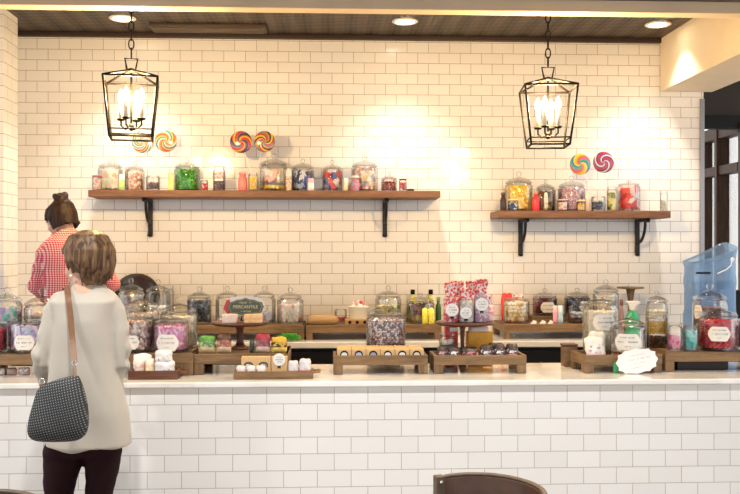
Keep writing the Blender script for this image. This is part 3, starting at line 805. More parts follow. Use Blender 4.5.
jar('low lidded jar of dark red sweets near the right end of the long shelf', 381, 397, 172, SF+.05, z, 'dome', [GT('dark red sweets in the low jar near the right end of the long shelf', 'darkred', 'ball', .013, 0, .88)], lh=.05, group='jars on the long shelf')
jar('tiny lidded jar of dark red sweets nearest the right end of the long shelf', 399, 407, 179, SF, z, 'flat', [GT('dark red and white sweets in the tiny jar at the right end', 'redblue', 'ball', .011, 0, .9)], lidmat=col(.15,.05,.04), group='jars on the long shelf')
p, s = at(409.5, 188, SF); tag(obj('tin', G().lathe([(0, 0), (.022, 0), (.024, .003), (.024, .012), (.022, .015), (0, .015)], 24), BLACK, loc=(p.x+.008, SF-.0, z)), 'flat round black tin at the right end of the long shelf', 'tin')
# --- short shelf
z = ZS2
bottle('small dark brown bottle at the left end of the short shelf', 500, 506.5, 192.5, SF, z, col(.05,.025,.02,.2), col(.12,.06,.05), neck=.6)
jar('big lidded jar full of bright yellow sweets on the short shelf', 505, 532.5, 171.5, SB, z, 'dome', [GT('bright yellow sweets filling the big jar on the short shelf', 'yellow', 'chunk', .017)], group='jars on the short shelf')
jar('squat white jar with a blue band before the yellow sweets jar', 507.5, 518.5, 199.5, SF, z, 'flat', [GT('pale blue and white sweets in the squat jar on the short shelf', 'blue', 'ball', .012, 0, .8)], lidmat=col(.85,.83,.8), group='jars on the short shelf')
bottle('small red bottle between the yellow and the dark sweets jars', 532, 539.5, 191, SF, z, col(.70,.04,.05,.25), col(.85,.35,.32), neck=.5)
jar('lidded jar of dark mixed sweets with a yellow tag on the short shelf', 536, 555, 179.5, SB, z, 'dome', [GT('dark mixed sweets in the jar with the yellow tag', 'olive', 'wrap', .028)], lab=(544, 548, 192, 209, 5, [(.9, .007)]*2), group='jars on the short shelf')
jar('small jar of pink and red sweets in front of the lilac sweets jar', 557, 568, 199.5, SF, z, 'flat', [GT('pink and red sweets in the small jar before the lilac ones', 'pinkmix', 'ball', .013, 0, .9)], lidmat=col(.72,.5,.5), group='jars on the short shelf')
jar('big lidded jar of lilac pink sweets on the short shelf', 558, 585, 176, SB, z, 'dome', [GT('lilac pink round sweets filling the big jar on the short shelf', 'lilac', 'ball', .013)], group='jars on the short shelf')
jar('tiny jar of yellow sweets in front of the lilac sweets jar', 576.5, 585.5, 200, SF, z, 'cap', [GT('yellow sweets in the tiny jar in front of the lilac ones', 'yellow', 'ball', .011, 0, .85)], lidmat=col(.9,.8,.55), group='jars on the short shelf')
packet('narrow peach pink pouch left of the dark lollipop jar on the short shelf', 586, 590.5, 192, SF+.03, z, [col(.92,.66,.56), col(.95,.8,.72)], thick=.014)
jar('open jar of black sweets holding two lollipops on the short shelf', 591, 605.5, 196.5, SF+.005, z, 'none', [GT('black sweets in the open lollipop jar on the short shelf', 'navy', 'ball', .018, 0, .72)], group='jars on the short shelf')
jar('narrow jar of yellow and green sweets on the short shelf', 606.8, 617, 187, SF+.03, z, 'flat', [GT('yellow and green sweets in the narrow jar on the short shelf', 'yellowgreen', 'chunk', .020, 0, .97)], group='jars on the short shelf')
jar('lidded jar of red wrapped sweets on the short shelf', 617.2, 640, 180.5, SB, z, 'dome', [GT('red and white wrapped sweets in the jar on the short shelf', 'red', 'wrap', .036)], lh=.03, group='jars on the short shelf')
jar('small narrow jar alone at the right end of the short shelf', 660, 667.8, 191, SF, z, 'flat', [GT('pale sweets in the lone jar at the right end of the short shelf', 'pastel', 'ball', .012, 0, .7)], group='jars on the short shelf')
# --- lollipops
RAIN = [(.75,.06,.05),(.95,.75,.08),(.90,.35,.05),(.08,.35,.45),(.10,.12,.20),(.92,.85,.8)]
S1 = swirl_mat('swirl_rainbow_light', [(0.662,0.612,0.562),(0.612,0.130,0.072),(0.684,0.504,0.108),(0.036,0.252,0.324),(0.670,0.634,0.590),(0.144,0.360,0.216)], 3, 19)
S2 = swirl_mat('swirl_rainbow_teal', [(0.612,0.115,0.058),(0.684,0.468,0.086),(0.036,0.216,0.302),(0.670,0.612,0.504),(0.612,0.252,0.058)], 3, -18)
S3 = swirl_mat('swirl_rainbow_dark', [(0.504,0.036,0.029),(0.662,0.446,0.043),(0.432,0.072,0.036),(0.036,0.036,0.058),(0.072,0.115,0.216),(0.540,0.058,0.036)], 3, 18)
S4 = swirl_mat('swirl_rainbow_yellow', [(0.540,0.036,0.029),(0.670,0.490,0.036),(0.043,0.043,0.058),(0.612,0.216,0.036),(0.108,0.216,0.230)], 3, -16)
S5 = swirl_mat('swirl_rainbow_bright', [(0.648,0.144,0.043),(0.684,0.432,0.036),(0.684,0.562,0.072),(0.043,0.180,0.432),(0.072,0.360,0.158),(0.468,0.108,0.324)], 2, 12)
S6 = swirl_mat('swirl_purple_white', [(0.252,0.043,0.130),(0.504,0.029,0.043),(0.058,0.029,0.115),(0.648,0.612,0.612),(0.216,0.072,0.216)], 3, 22)
LG = 'swirl lollipops above the shelves'
def foot(px, Y, z): return (X(px, Y), Y, z)
YL = SF+.005
lollipop('pale rainbow swirl lollipop behind the bottom of the left lantern', 142.8, 142, 11, YL, foot(151.5, YL, ZS1+.062), S1, LG)
lollipop('teal and orange swirl lollipop right of the left lantern', 166, 141, 11, YL, foot(155, YL, ZS1+.062), S2, LG)
lollipop('dark red and black swirl lollipop, the further left of the two over the yellow jar', 241, 142, 11, SF, foot(252, SF, ZS1+.10), S3, LG)
lollipop('yellow, red and black swirl lollipop above the biggest shelf jar', 264.5, 141.5, 10.5, SF, foot(254.8, SF, ZS1+.10), S4, LG)
lollipop('bright orange, blue and yellow swirl lollipop above the short shelf', 580.2, 164.3, 10.5, YL, foot(596, YL, ZS2+.072), S5, LG)
lollipop('purple, red and white swirl lollipop above the short shelf', 603.5, 162.3, 10.6, YL, foot(600.5, YL, ZS2+.072), S6, LG)

# ================================================================== BACK COUNTER
ZR = Z(325, 6.0, 370)
crate('long low wooden riser on the back counter under the navy sweets jar', 104, 304.3, 6.0, 6.40, 1.0, ZR, .052)
crate('low wooden riser in the middle of the back counter under the cream tub', 306, 441.5, 6.0, 6.40, 1.0, ZR, .052)
crate('low wooden riser on the back counter under the popcorn jar', 503.5, 650, 6.0, 6.40, 1.0, ZR, .052)
zr = ZR+.0008
# round black tray against the wall
g = G().lathe([(0, 0), (.135, 0), (.158, .018), (.160, .022), (.154, .024), (.132, .008), (0, .008)], 48)
t = obj('round_tray', g, mat('black_lacquer', (.015,.011,.010), .25, coat=.6))
p, s = at(135.5, 296, 6.3); t.location = (p.x, 6.25, zr+.158); t.rotation_euler = (math.radians(72), math.radians(4), .12)
t.location.z = Z(296.5, 6.3, 135); t.location.y = 6.335
tag(t, 'large round black tray propped against the tiles behind the glass jars', 'tray')
jar('glass jar of dark grey sweets in front of the round black tray', 118.5, 143.5, 278.5, 6.12, zr, 'dome', [GT('dark grey sweets in the jar before the round black tray', 'grey', 'wrap', .03, 0, .95)], group='jars on the back risers')
jar('glass jar of white sweets right of the round black tray', 145.5, 170.5, 279.5, 6.12, zr, 'dome', [GT('white sweets in the jar right of the round black tray', 'white', 'ball', .024, 0, .62)], group='jars on the back risers')
jar('slim empty glass jar behind the white sweets jar, close to the tiles', 162.5, 174, 285.5, 6.33, zr, 'flat', group='jars on the back risers')
jar('glass jar of navy black sweets on the back riser', 187, 211.5, 286.5, 6.15, zr, 'dome', [GT('navy black sweets filling the jar on the back riser', 'navy', 'ball', .020, 0, .98)], group='jars on the back risers')
jar('nearly empty glass jar half hidden behind the green plaque sign', 215.5, 239, 286, 6.15, zr, 'dome', [GT('a few white sweets in the jar behind the green plaque sign', 'white', 'ball', .018, 0, .18)], group='jars on the back risers')
jar('glass jar half full of lavender sweets right of the green plaque sign', 253, 275.8, 286, 6.15, zr, 'dome', [GT('lavender blue sweets in the half full jar', 'lavender', 'wrap', .03, 0, .5)], group='jars on the back risers')
jar('wide glass jar of white and pink sweets at the end of the left back riser', 277, 303.5, 287.5, 6.15, zr, 'dome', [GT('white and pink sweets in the wide jar at the riser end', 'whitepink', 'chunk', .024, 0, .85)], shoulder=.8, group='jars on the back risers')
# shredded green paper under the riser edge
g = G(); rd = random.Random(5)
for i in range(420):
    a, q, h = rd.uniform(0, 2*PI), rd.random()**.5, rd.random()
    k = (1-h*.75)**.5
    g.piece('box', (.098*q*k*math.cos(a), .026*q*k*math.sin(a), .007+.04*h), (.014, .0013, .0006), Euler((rd.uniform(-.6, .6), rd.uniform(-.5, .5), rd.uniform(0, 6))), rd.randrange(3))
p, s = at(289, 336, 5.94); tag(obj('paper_shreds', g, [col(.10,.55,.05), col(.18,.65,.08), col(.06,.42,.03)], loc=(p.x, 5.945, 1.0), calc=False), 'heap of shredded bright green paper on the back counter', 'paper shreds', kind='stuff')
# wooden block, tub and log
p, s = at(323, 325, 6.08); g = G()
g.loft([(0, 0, 0, .085, .05), (0, 0, .004, .104, .066), (0, 0, .03, .108, .07), (0, 0, .05, .098, .062), (0, 0, .062, .072, .045)], 36, p=3)
tag(obj('wooden_block', g, PALEWOOD, loc=(p.x, 6.09, zr)), 'pale rounded wooden block lying on the middle back riser', 'block')
jar('small open jar with dark red jelly sweets left of the cream tub', 334.5, 347, 309, 6.26, zr, 'none', [GT('dark red jelly sweets at the bottom of the small open jar', 'crimson', 'chunk', .018, 0, .35)], group='jars on the back risers')
p, s = at(357, 325, 6.09); t = thing('log_stand', 'small wooden log stand with drilled holes beneath the cream tub', 'stand', (p.x, 6.10, zr))
lw, lhh = 24*s, .034
obj('block', G().box((0, 0, lhh/2), (lw, .15, lhh)), PALEWOOD, t, bevel=.004)
for k in range(3): obj('hole', G().lathe([(0, 0), (.011, 0), (.011, .002), (0, .002)], 16).v and (lambda gg: (setattr(gg, 'v', [(x+(-1+k)*.05, -.0752-zz, y+.016) for x, y, zz in gg.v]), gg)[1])(G().lathe([(0, 0), (.011, 0), (.011, .002), (0, .002)], 16)), BLACK, t)
zt_ = zr+lhh+.0006; p, s = at(358.5, 306, 6.1); R = 10*s; H = p.z-zt_
t = thing('tub', 'cream coloured round tub filled with pink and white wrapped sticks', 'tub', (p.x, 6.1, zt_))
obj('tub_body', G().lathe([(0, 0), (R*.84, 0), (R*.86, .004), (R*.97, H*.9), (R*1.0, H*.91), (R*1.0, H), (R*.93, H), (R*.82, .012), (0, .012)], 36), mat('cream_enamel', (.84,.78,.62), .35), t)
for k, (dx, dy, mm) in enumerate([(-.035, -.01, 0), (-.012, -.03, 1), (.014, -.02, 2), (.036, -.004, 1), (.0, .02, 0), (.024, .03, 2), (-.03, .03, 1)]):
    zz = .014; hh = H-.014+[.030, .024, .036, .026, .04, .03, .035][k]
    q = thing('wrapped_stick', ['white wrapped sweet stick in the cream tub', 'pink banded sweet stick in the cream tub', 'red tipped sweet stick in the cream tub'][mm], 'sweet', (p.x+dx, 6.1+dy, zt_+zz), 'wrapped sticks in the cream tub')
    obj('stick_body', G().lathe([(0, 0), (.0085, 0), (.0085, hh*.82), (0, hh*.82)], 12), [WHITE, col(.9,.6,.62), WHITE][mm], q)
    obj('stick_tip', G().lathe([(0, hh*.821), (.0092, hh*.821), (.0092, hh*.97), (.006, hh), (0, hh)], 12), [col(.9,.8,.8), col(.85,.3,.35), col(.6,.08,.1)][mm], q)
jar('glass jar of lemon yellow and white sweets on the middle back riser', 375, 401.5, 285.5, 6.17, zr, 'dome', [GT('white sweets at the bottom of the lemon yellow jar', 'white', 'ball', .016, 0, .34), GT('lemon yellow sweets in the upper half of the jar', 'yellowgreen', 'ball', .024, .37, .75)], group='jars on the back risers')
jar('glass jar of dark olive sweets beside the tall candy bags', 406, 434.5, 293, 6.17, zr, 'dome', [GT('dark olive and black sweets in the jar beside the candy bags', 'olive', 'wrap', .03, 0, .97)], lh=.055, group='jars on the back risers')
YP = [print_mat('yellow_black_print', (.90,.80,.08), (.12,.11,.05), 110, .62), col(.93,.85,.10)]
packet('yellow printed packet before the dark olive sweets jar, the left of two', 422, 428, 308, 6.03, zr, YP, thick=.02)
packet('yellow printed packet before the dark olive sweets jar, the right of two', 428.3, 434.5, 308, 6.03, zr, YP, thick=.02)
bottle('yellow bottle with a black cap behind the dark olive sweets jar, on its left', 409, 416.5, 289.5, 6.35, zr, col(.88,.78,.15,.3), BLACK, neck=.5)
bottle('yellow bottle with a black cap behind the dark olive sweets jar, on its right', 427, 434.5, 289.5, 6.35, zr, col(.88,.78,.15,.3), BLACK, neck=.5)
bottle('dark green bottle beside the dark olive sweets jar, near the riser end', 435.3, 441.3, 297, 6.2, zr, col(.05,.12,.03,.3), col(.25,.35,.08), neck=.5)
# right riser
p0_, p1_ = X(532, 6.205), X(592, 6.205)
zt2 = Z(316, 6.22, 560)
t = thing('wooden_riser', 'narrow wooden step on the right back riser under the dark jars', 'wooden stand', ((p0_+p1_)/2, 6.205, zr))
obj('top_board', G().box((0, .095, zt2-zr-.008), (p1_-p0_, .19, .016)), WOODX, t, bevel=.002)
obj('front_board', G().box((0, .008, (zt2-zr-.017)/2), (p1_-p0_, .016, zt2-zr-.017)), WOODX, t, bevel=.002)
for sx in (-1, 1): obj('side_board', G().box((sx*((p1_-p0_)/2-.008), .102, (zt2-zr-.017)/2), (.016, .17, zt2-zr-.018)), WOODY, t)
z2 = zt2+.0008
jar('glass jar crammed with pale popcorn on the right back riser', 503.3, 529.5, 294.5, 6.13, zr, 'dome', [GT('pale popcorn filling the glass jar', 'popcorn', 'ball', .024, 0, 1, 'popcorn')], lh=.035, group='jars on the back risers')
packet('bright red packet standing behind the popcorn jar', 501, 513, 293, 6.31, zr, [col(.82,.05,.04), col(.82,.05,.04)], thick=.03, lean=.04)
packet('red and white packet behind the popcorn jar, the further right of two', 513.5, 524.5, 293.5, 6.31, zr, [col(.85,.10,.08), print_mat('red_white_print', (.9,.85,.82), (.82,.10,.08), 60)], thick=.03, lean=.04)
L3 = [(.75, .010), (.9, .012), (.3, .006)]
jar('glass jar of dark cherry red sweets with a white label on the narrow step', 533, 557, 288.5, 6.305, z2, 'dome', [GT('dark cherry red sweets filling the jar on the narrow step', 'cherry', 'ball', .016)], lab=(540.5, 556, 302, 313, 11, [(.7, .009), (.9, .011)]), group='jars on the back risers')
jar('glass jar of black sweets at the right of the narrow step', 564.5, 590, 288, 6.305, z2, 'dome', [GT('black liquorice sweets filling the jar at the right of the narrow step', 'navy', 'ball', .018)], lab=(579, 590, 301, 311, 12, [(.7, .009), (.9, .011)]), group='jars on the back risers')
jar('small glass jar of grey blue sweets in front of the black sweets jar', 568, 588.5, 297.5, 6.105, zr, 'high', [GT('dark sweets at the bottom of the small jar before the black sweets', 'brown', 'ball', .016, 0, .25), GT('grey blue sweets in the small jar before the black sweets', 'grey', 'ball', .018, .27, .8)], group='jars on the back risers')
packet('pink and blue striped packet on the front edge of the right back riser', 553, 557.8, 305.5, 6.07, zr, [col(.88,.40,.50), col(.90,.55,.6)], thick=.02)
packet('pale blue packet beside the pink striped one on the right back riser', 558, 563.3, 305.5, 6.07, zr, [col(.50,.72,.85), col(.8,.8,.85)], thick=.02)
for k, (xa_, xb_) in enumerate(((530, 536.5), (539, 545.5), (547.5, 552.8))):
    p, s = at((xa_+xb_)/2, 322, 6.03); w_ = (xb_-xa_)*s
    tag(obj('price_card', G().prism([(-w_/2, 0), (w_/2, 0), (w_/2, .018), (0, .027)], 0, .0015), WHITE, loc=(p.x, 6.025, zr), rot=(-.15, 0, 0)), ['small white price card nearest the popcorn jar', 'small white price card, middle one of three on the riser', 'small white price card nearest the pink striped packet'][k], 'card', 'price cards on the right back riser')
jar('wide glass jar of speckled pastel sweets behind the big cream jar', 593, 618.5, 279.5, 6.2, zr, 'dome', [GT('speckled pastel sweets in the jar behind the big cream jar', 'pastel', 'ball', .018, 0, .98)], group='jars on the back risers')
p, s = at(630.5, 287, 6.25); h = p.z-zr
t = thing('cake_stand', 'small brown wooden pedestal stand against the tiles beside the water jug', 'cake stand', (p.x, 6.25, zr))
obj('plate', G().lathe([(0, h-.014), (.05, h-.014), (.092, h-.010), (.095, h), (.09, h+.001), (.02, h-.004), (0, h-.004)], 36), WOODX, t)
obj('stem', G().lathe([(0, 0), (.05, 0), (.052, .01), (.02, .025), (.018, h*.6), (.028, h-.03), (.034, h-.0145), (0, h-.0145)], 24), WOODZ, t)
# spray bottle
p, s = at(632, 301, 5.94); H = p.z-1.0
t = thing('spray_bottle', 'green spray bottle with a white trigger head behind the clear labelled jar', 'spray bottle', (p.x, 5.94, 1.0))
obj('bottle_body', G().loft([(0, 0, 0, .040, .028), (0, 0, .01, .045, .032), (0, 0, H*.55, .045, .032), (0, 0, H*.62, .044, .031), (0, 0, H*.72, .026, .02), (0, 0, H*.76, .016, .016)], 28), mat('green_plastic', (.02,.42,.16), .3, coat=.3), t)
sh = obj('spray_head', G().prism([(-.016, H*.765), (.016, H*.765), (.018, H*.84), (.03, H*.90), (.052, H*.93), (.052, H*.985), (.02, H), (-.022, H), (-.045, H*.975), (-.03, H*.93), (-.02, H*.86)], -.014, .014), WHITE, t, bevel=.003)
obj('trigger', G().tube([(.03, 0, H*.905), (.033, 0, H*.84), (.027, 0, H*.78)], .005, 8), WHITE, sh)
bottle('narrow dark red bottle left of the green spray bottle', 619, 624, 299, 5.93, 1.0, col(.35,.2,.18,.2), col(.25,.12,.1), neck=.6)
# blue water jug
p, s = at(711.5, 262, 6.02); w2 = 23*s; t = thing('water_jug', 'large square translucent blue water jug with a white wire handle on the back counter', 'water jug', (p.x, 6.05, 1.0))
zs = [0, .012, .12, .16, .19, .34, .37, .40, .44, p.z-1.0-.04, p.z-1.0]
ws = [.94, .99, 1.0, 1.0, .95, .95, .985, .985, .95, .95, 1.02]
def ring(k, off):
    out = []; n = 44
    for i in range(n):
        a = 2*PI*i/n; ca, sa = math.cos(a), math.sin(a); e = 2/5.5
        x = (w2*ws[k]-off)*math.copysign(abs(ca)**e, ca); y = (.125*ws[k]-off)*math.copysign(abs(sa)**e, sa)
        zz = zs[k]
        if k >= 9: zz += (.004+.11*max(0, (x/w2+1)/2)**1.3)*(1 if k == 10 else .85)*(.55+.45*((y/.125+1)/2)) + (.03*((x/w2+1)/2) if k == 10 else 0)
        if 2 < k < 7 and abs(ca) < .55 and .12 < abs(ca): y *= .94
        out.append((x, y, zz+(off*1.5 if k == 0 else 0)))
    return out
vs = []; fs = []; n = 44
seq = [(k, 0) for k in range(11)]+[(k, .004) for k in range(10, -1, -1)]
for k, off in seq: vs += ring(k, off)
for j in range(len(seq)-1):
    for i in range(n): i2 = (i+1) % n; fs.append((j*n+i, j*n+i2, (j+1)*n+i2, (j+1)*n+i))
fs.append(tuple(reversed(range(n)))); fs.append(tuple((len(seq)-1)*n+i for i in range(n)))
obj('jug_body', G().add(vs, fs, 0, True), BLUEPLASTIC, t)
for sx in (-.40, .40):
    pl = plaque(w2*.60, .155, 0, 0, 40, 6); obj('side_panel', G().prism(pl, -.1285, -.1255, c=(w2*sx, 0, .265)), BLUEPLASTIC, t, bevel=.001)
hd = obj('handle', G().tube([(w2*.62, -.133, p.z-1.0+.045-.03), (w2*.52, -.15, p.z-1.0-.02), (w2*.30, -.152, p.z-1.0-.05), (-.01, -.15, p.z-1.0-.075)], .0035, 8), WHITE, t)
obj('handle_knob', G().ell((w2*.64, -.130, p.z-1.0+.018), (.014, .006, .014)), WHITE, t)
obj('grip_slot', G().box((-w2*.62, -.124, p.z-1.0-.072), (.095, .010, .013)), BLACK, t)
p, s = at(745, 292, 5.97); tag(obj('black_box', G().box((0, .08, (p.z-1.0)/2), (22*s, .16, p.z-1.0)), BLACK, loc=(p.x+.06, 6.19, 1.0), bevel=.006), 'tall black box right of the blue water jug, cut by the picture edge', 'box')
# ================================================================== FRONT COUNTER
Z1 = 1.0006
zA = Z(354, 4.34, 100)
crate('long wooden riser on the left of the front counter under the labelled jars', -40, 193.3, 4.34, 4.735, Z1, zA, .050, wl=.085)
zC = Z(354.3, 4.36, 240)
crate('wooden riser on the front counter under the green plaque sign', 194, 288, 4.36, 4.735, Z1, zC, .046)
za = zA+.0008; FG = 'labelled jars on the front counter'
R2 = [(.62, .006), (.8, .008), (.25, .004)]
jar('glass jar of teal, white and purple wrapped sweets at the far left of the counter', -8, 22, 287, 4.62, za, 'dome', [GT('teal, white and purple wrapped sweets in the far left jar', 'teal', 'wrap', .018, 0, .98)], group=FG)
jar('glass jar of red sweets cut by the left picture edge', -27, 7, 312, 4.44, za, 'dome', [GT('red sweets in the jar cut by the left picture edge', 'crimson', 'ball', .015, 0, .9)], group=FG)
jar('glass jar of peach and yellow sweets behind the elbow of the woman in the cardigan', 24.5, 60, 288, 4.63, za, 'dome', [GT('peach and yellow sweets in the jar behind the woman', 'peach', 'wrap', .022, 0, .95)], group=FG)
jar('labelled glass jar of purple and pink wrapped sweets on the left of the counter', 11, 46, 309, 4.44, za, 'dome', [GT('purple and pink wrapped sweets in the labelled jar on the left', 'purple', 'wrap', .016, 0, .97)], lab=(13.5, 34, 335, 350.5, 21, R2), group=FG)
jar('glass jar of mottled brown nougat sweets right beside the woman in the cardigan', 114, 153, 303, 4.445, za, 'dome', [GT('mottled brown and white nougat sweets beside the woman', 'nougat', 'chunk', .0115, 0, .98)], lab=(119, 139, 335, 350, 22, R2), group=FG)
jar('glass jar of bright pink sweets with a cream label', 153.4, 189, 310.5, 4.44, za, 'dome', [GT('bright pink and mauve sweets in the labelled jar', 'pink', 'chunk', .0115, 0, .97)], lab=(155, 178.5, 334, 352, 23, R2), group=FG)
jar('tall glass jar of cream coloured sweets behind the pink sweets jar', 160.5, 197, 296.5, 4.637, za, 'dome', [GT('cream coloured sweets in the tall jar behind the pink ones', 'cream', 'chunk', .018, 0, .95)], group=FG)
jar('glass jar of peach sweets with a small yellow tag behind the nougat jar', 123, 158.5, 291, 4.637, za, 'dome', [GT('peach coloured sweets in the jar with the small yellow tag', 'peach', 'chunk', .018, 0, .95)], lab=(151, 158, 311, 320, 24, [(.5, .004)]), group=FG)
# parcels glimpsed beneath the left riser
for k, (a, b_, yt, m) in enumerate(((-4, 5, 368, col(.75,.70,.68)), (6.5, 17, 367.6, col(.50,.36,.30)), (18.5, 30, 367.3, print_mat('pinkish_print', (.85,.8,.78), (.5,.35,.38), 90)))):
    packet(['pale grey packet under the left riser by the picture edge', 'brown packet under the left riser', 'speckled pink packet under the left riser beside the woman'][k], a, b_, yt, 4.40, Z1, [m], thick=.03, lean=.05, group='packets under the left riser')
# --- trays of packets
def tray(label, xl, xr, Y0, Y1, ht, m, handle=None):
    xa, xz = X(xl, Y0), X(xr, Y0); w = xz-xa; d = Y1-Y0
    t = thing('wooden_tray', label, 'tray', ((xa+xz)/2, Y0, Z1))
    obj('base', G().box((0, d/2, .005), (w, d, .009)), m, t)
    for yy in (.006, d-.006): obj('long_side', G().box((0, yy, ht/2+.005), (w, .012, ht-.01)), m, t, bevel=.002)
    for sx in (-1, 1): obj('end_side', G().box((sx*(w/2-.006), d/2, ht/2+.005), (.012, d-.0245, ht-.01)), m, t, bevel=.002)
    for sx in handle or ():
        obj('handle', G().tube([(sx*w/2, d*.25, ht*.75), (sx*(w/2+.03), d*.28, ht*.8), (sx*(w/2+.03), d*.72, ht*.8), (sx*w/2, d*.75, ht*.75)], .006, 8), m, t)
    return t
tray('dark wooden tray of wrapped cookies beside the woman in the cardigan', 128, 177.5, 4.205, 4.335, .040, DARKWOOD, (1,))
zt = Z1+.0106
CK = [print_mat('cookie_wrap', (.80,.72,.58), (.75,.42,.38), 55), col(.80,.72,.66)]
WP = [print_mat('white_text_wrap', (.78,.76,.76), (.30,.24,.26), 70, .66), col(.80,.79,.79)]
packet('cookie in cellophane at the left of the dark wooden tray', 133.8, 144, 358.5, 4.256, zt, CK, thick=.034, lean=.2, group='packets in the dark tray')
packet('yellowish wrapped cookie in the middle of the dark wooden tray', 144.6, 154, 358, 4.256, zt, [print_mat('cookie_wrap_yellow', (.84,.76,.45), (.8,.52,.34), 50), CK[1]], thick=.034, lean=.3, group='packets in the dark tray')
packet('white printed packet lying low at the front right of the dark tray', 154.5, 175, 360, 4.258, zt, WP, thick=.055, lean=.05, group='packets in the dark tray')
packet('white printed packet stacked on another at the right of the dark tray', 155, 172.5, 350, 4.262, zt+.060, WP, thick=.05, lean=.05, group='packets in the dark tray')
packet('pink tinted cookie packet at the back left of the dark tray', 133, 152, 353.5, 4.297, zt, [print_mat('pink_wrap', (.93,.86,.84), (.88,.62,.60), 50), WHITE], thick=.022, lean=.03, group='packets in the dark tray')
tray('rustic wooden tray with kraft boxes and small packets in front of the plaque sign', 233.5, 313, 4.19, 4.325, .036, WOODX, (1,))
WM = print_mat('window_sweets', (.80,.72,.70), (.45,.30,.28), 120)
t = kraft_box('kraft box with two arched windows in the rustic tray', 241.3, 270.6, 357, 4.255, zt, .052)
s = 4.255/F; Hk = Z(357, 4.255, 255)-zt
for k, wx in enumerate((-.25, .25)):
    w_ = 29.3*s; out = [(-.27*w_/2*1.2, 0)]+[(math.cos(PI-PI*i/12)*.27*w_/2*1.2, Hk*.30*(.4+.6*math.sin(PI*i/12))) for i in range(13)]+[(.27*w_/2*1.2, 0)]
    o = obj('window', G().prism(out, -.0012, 0, c=(wx*w_, 0, Hk*.44)), mat('window_shade', (.10,.07,.06), .3), t)
    obj('sweets_behind_window', G().prism([(a*.7, b_*.55+.001) for a, b_ in out], -.0022, -.0013, c=(wx*w_, 0, Hk*.44)), WM, o)
t = kraft_box('kraft box with a round white label in the rustic tray', 271.3, 287, 357, 4.255, zt, .052)
lr = 6.3*s; zc_ = Z(359.6, 4.253, 279)-zt
lb = obj('label', G().prism([(lr*math.cos(2*PI*i/32)*(1-.03*(i % 2)), lr*math.sin(2*PI*i/32)*(1-.03*(i % 2))) for i in range(32)], -.0035, -.0015, c=(0, 0, zc_)), WHITE, t)
g = scribble(lr*1.5, lr*1.1, [(.6, .005), (.8, .006), (.5, .005)], 31); g.v = [(a, b_-.0036, c+zc_) for a, b_, c in g.v]; obj('lettering', g, GREYINK, lb)
obj('ribbon', G().prism([(-.008, zc_-lr*.9), (.0, zc_-lr*.75), (.008, zc_-lr*.9), (.006, zc_-lr*1.5), (0, zc_-lr*1.25), (-.006, zc_-lr*1.5)], -.0012, -.0005), BLACK, t)
for k, (a, b_) in enumerate(((236, 245.5), (246, 255.5), (256, 265.5))):
    packet(['white speckled packet at the left end of the rustic tray', 'white speckled packet, middle one before the windowed kraft box', 'white speckled packet nearest the round white label'][k], a, b_, 365.5, 4.219, zt, [print_mat('speckled_white_wrap', (.76,.66,.66), (.38,.22,.24), 95, .58), col(.8,.74,.72)], thick=.02, lean=.25, group='small white packets in the rustic tray')
PK = [print_mat('clear_pink_wrap', (.76,.72,.72), (.35,.30,.32), 60, .64), col(.72,.66,.66), col(.85,.25,.25)]
packet('clear packet with a pink base in the rustic tray, the left of two', 288, 298.7, 360.5, 4.255, zt, PK, thick=.03, lean=.15, group='clear packets in the rustic tray')
packet('clear packet with a pink base at the right end of the rustic tray', 299.2, 311, 358.5, 4.255, zt, PK, thick=.03, lean=.15, group='clear packets in the rustic tray')
# --- packs on the riser by the cake stand
zc = zC+.0008
packet('green printed packet at the left end of the plaque riser', 198, 215.8, 335.5, 4.42, zc, [print_mat('green_print', (.12,.28,.08), (.45,.45,.28), 60), col(.08,.30,.05), col(.75,.62,.38)], thick=.05, lean=.2)
packet('brown and pink printed packet beside the green packet', 216.3, 231.5, 334, 4.42, zc, [print_mat('brown_print', (.30,.11,.07), (.50,.26,.19), 60), col(.10,.05,.04), col(.75,.60,.42)], thick=.05, lean=.2)
packet('dark green gift packet behind the foot of the cake stand', 249.3, 254.5, 340, 4.42, zc, [col(.03,.05,.04), col(.05,.07,.06)], thick=.03, lean=.1)
packet('red and grey printed packet right of the cake stand foot', 255, 270.3, 333.5, 4.42, zc, [print_mat('red_grey_print', (.30,.05,.08), (.22,.20,.20), 60), col(.35,.03,.06), col(.75,.60,.5)], thick=.05, lean=.2)
packet('yellow and black printed packet at the right end of the plaque riser', 271, 287, 336.5, 4.42, zc, [print_mat('yellow_dark_print', (.62,.38,.03), (.05,.035,.02), 60, .50), col(.70,.45,.04), col(.85,.70,.2)], thick=.05, lean=.2)
def cake_stand(label, xc, rp, ytop, Y, zb, xs, rf, m, rstem):
    p, s = at(xc, ytop, Y); h = p.z-zb; R = rp*s; dx = X(xs, Y)-p.x
    t = thing('cake_stand', label, 'cake stand', (p.x, Y, zb))
    obj('plate', G().lathe([(0, h-.018), (R*.85, h-.018), (R*.97, h-.012), (R, h-.003), (R*.97, h), (0, h)], 48), m, t)
    obj('stem', G().lathe([(0, .0205), (rstem*1.3, .0205), (rstem, .04), (rstem*.9, h*.5), (rstem*1.1, h*.8), (rstem*1.7, h-.0185), (0, h-.0185)], 20, c=(dx, 0, 0)), m, t)
    obj('foot', G().lathe([(0, 0), (rf, 0), (rf, .008), (rf*.6, .02), (0, .02)], 28, c=(dx, 0, 0)), m, t)
    return p.x, p.z
xs1, zs1 = cake_stand('wooden cake stand on the front counter holding the green plaque sign', 240, 29, 321.5, 4.585, zc, 240, .045, DARKWOOD, .018)
zp = zs1+.0008
t = thing('plaque_sign', 'dark green plaque sign on a ruffled white card with gold lettering', 'sign', (X(244.5, 4.60), 4.60, zp))
s = 4.6/F
zc0 = Z(306.3, 4.6, 244)-zp
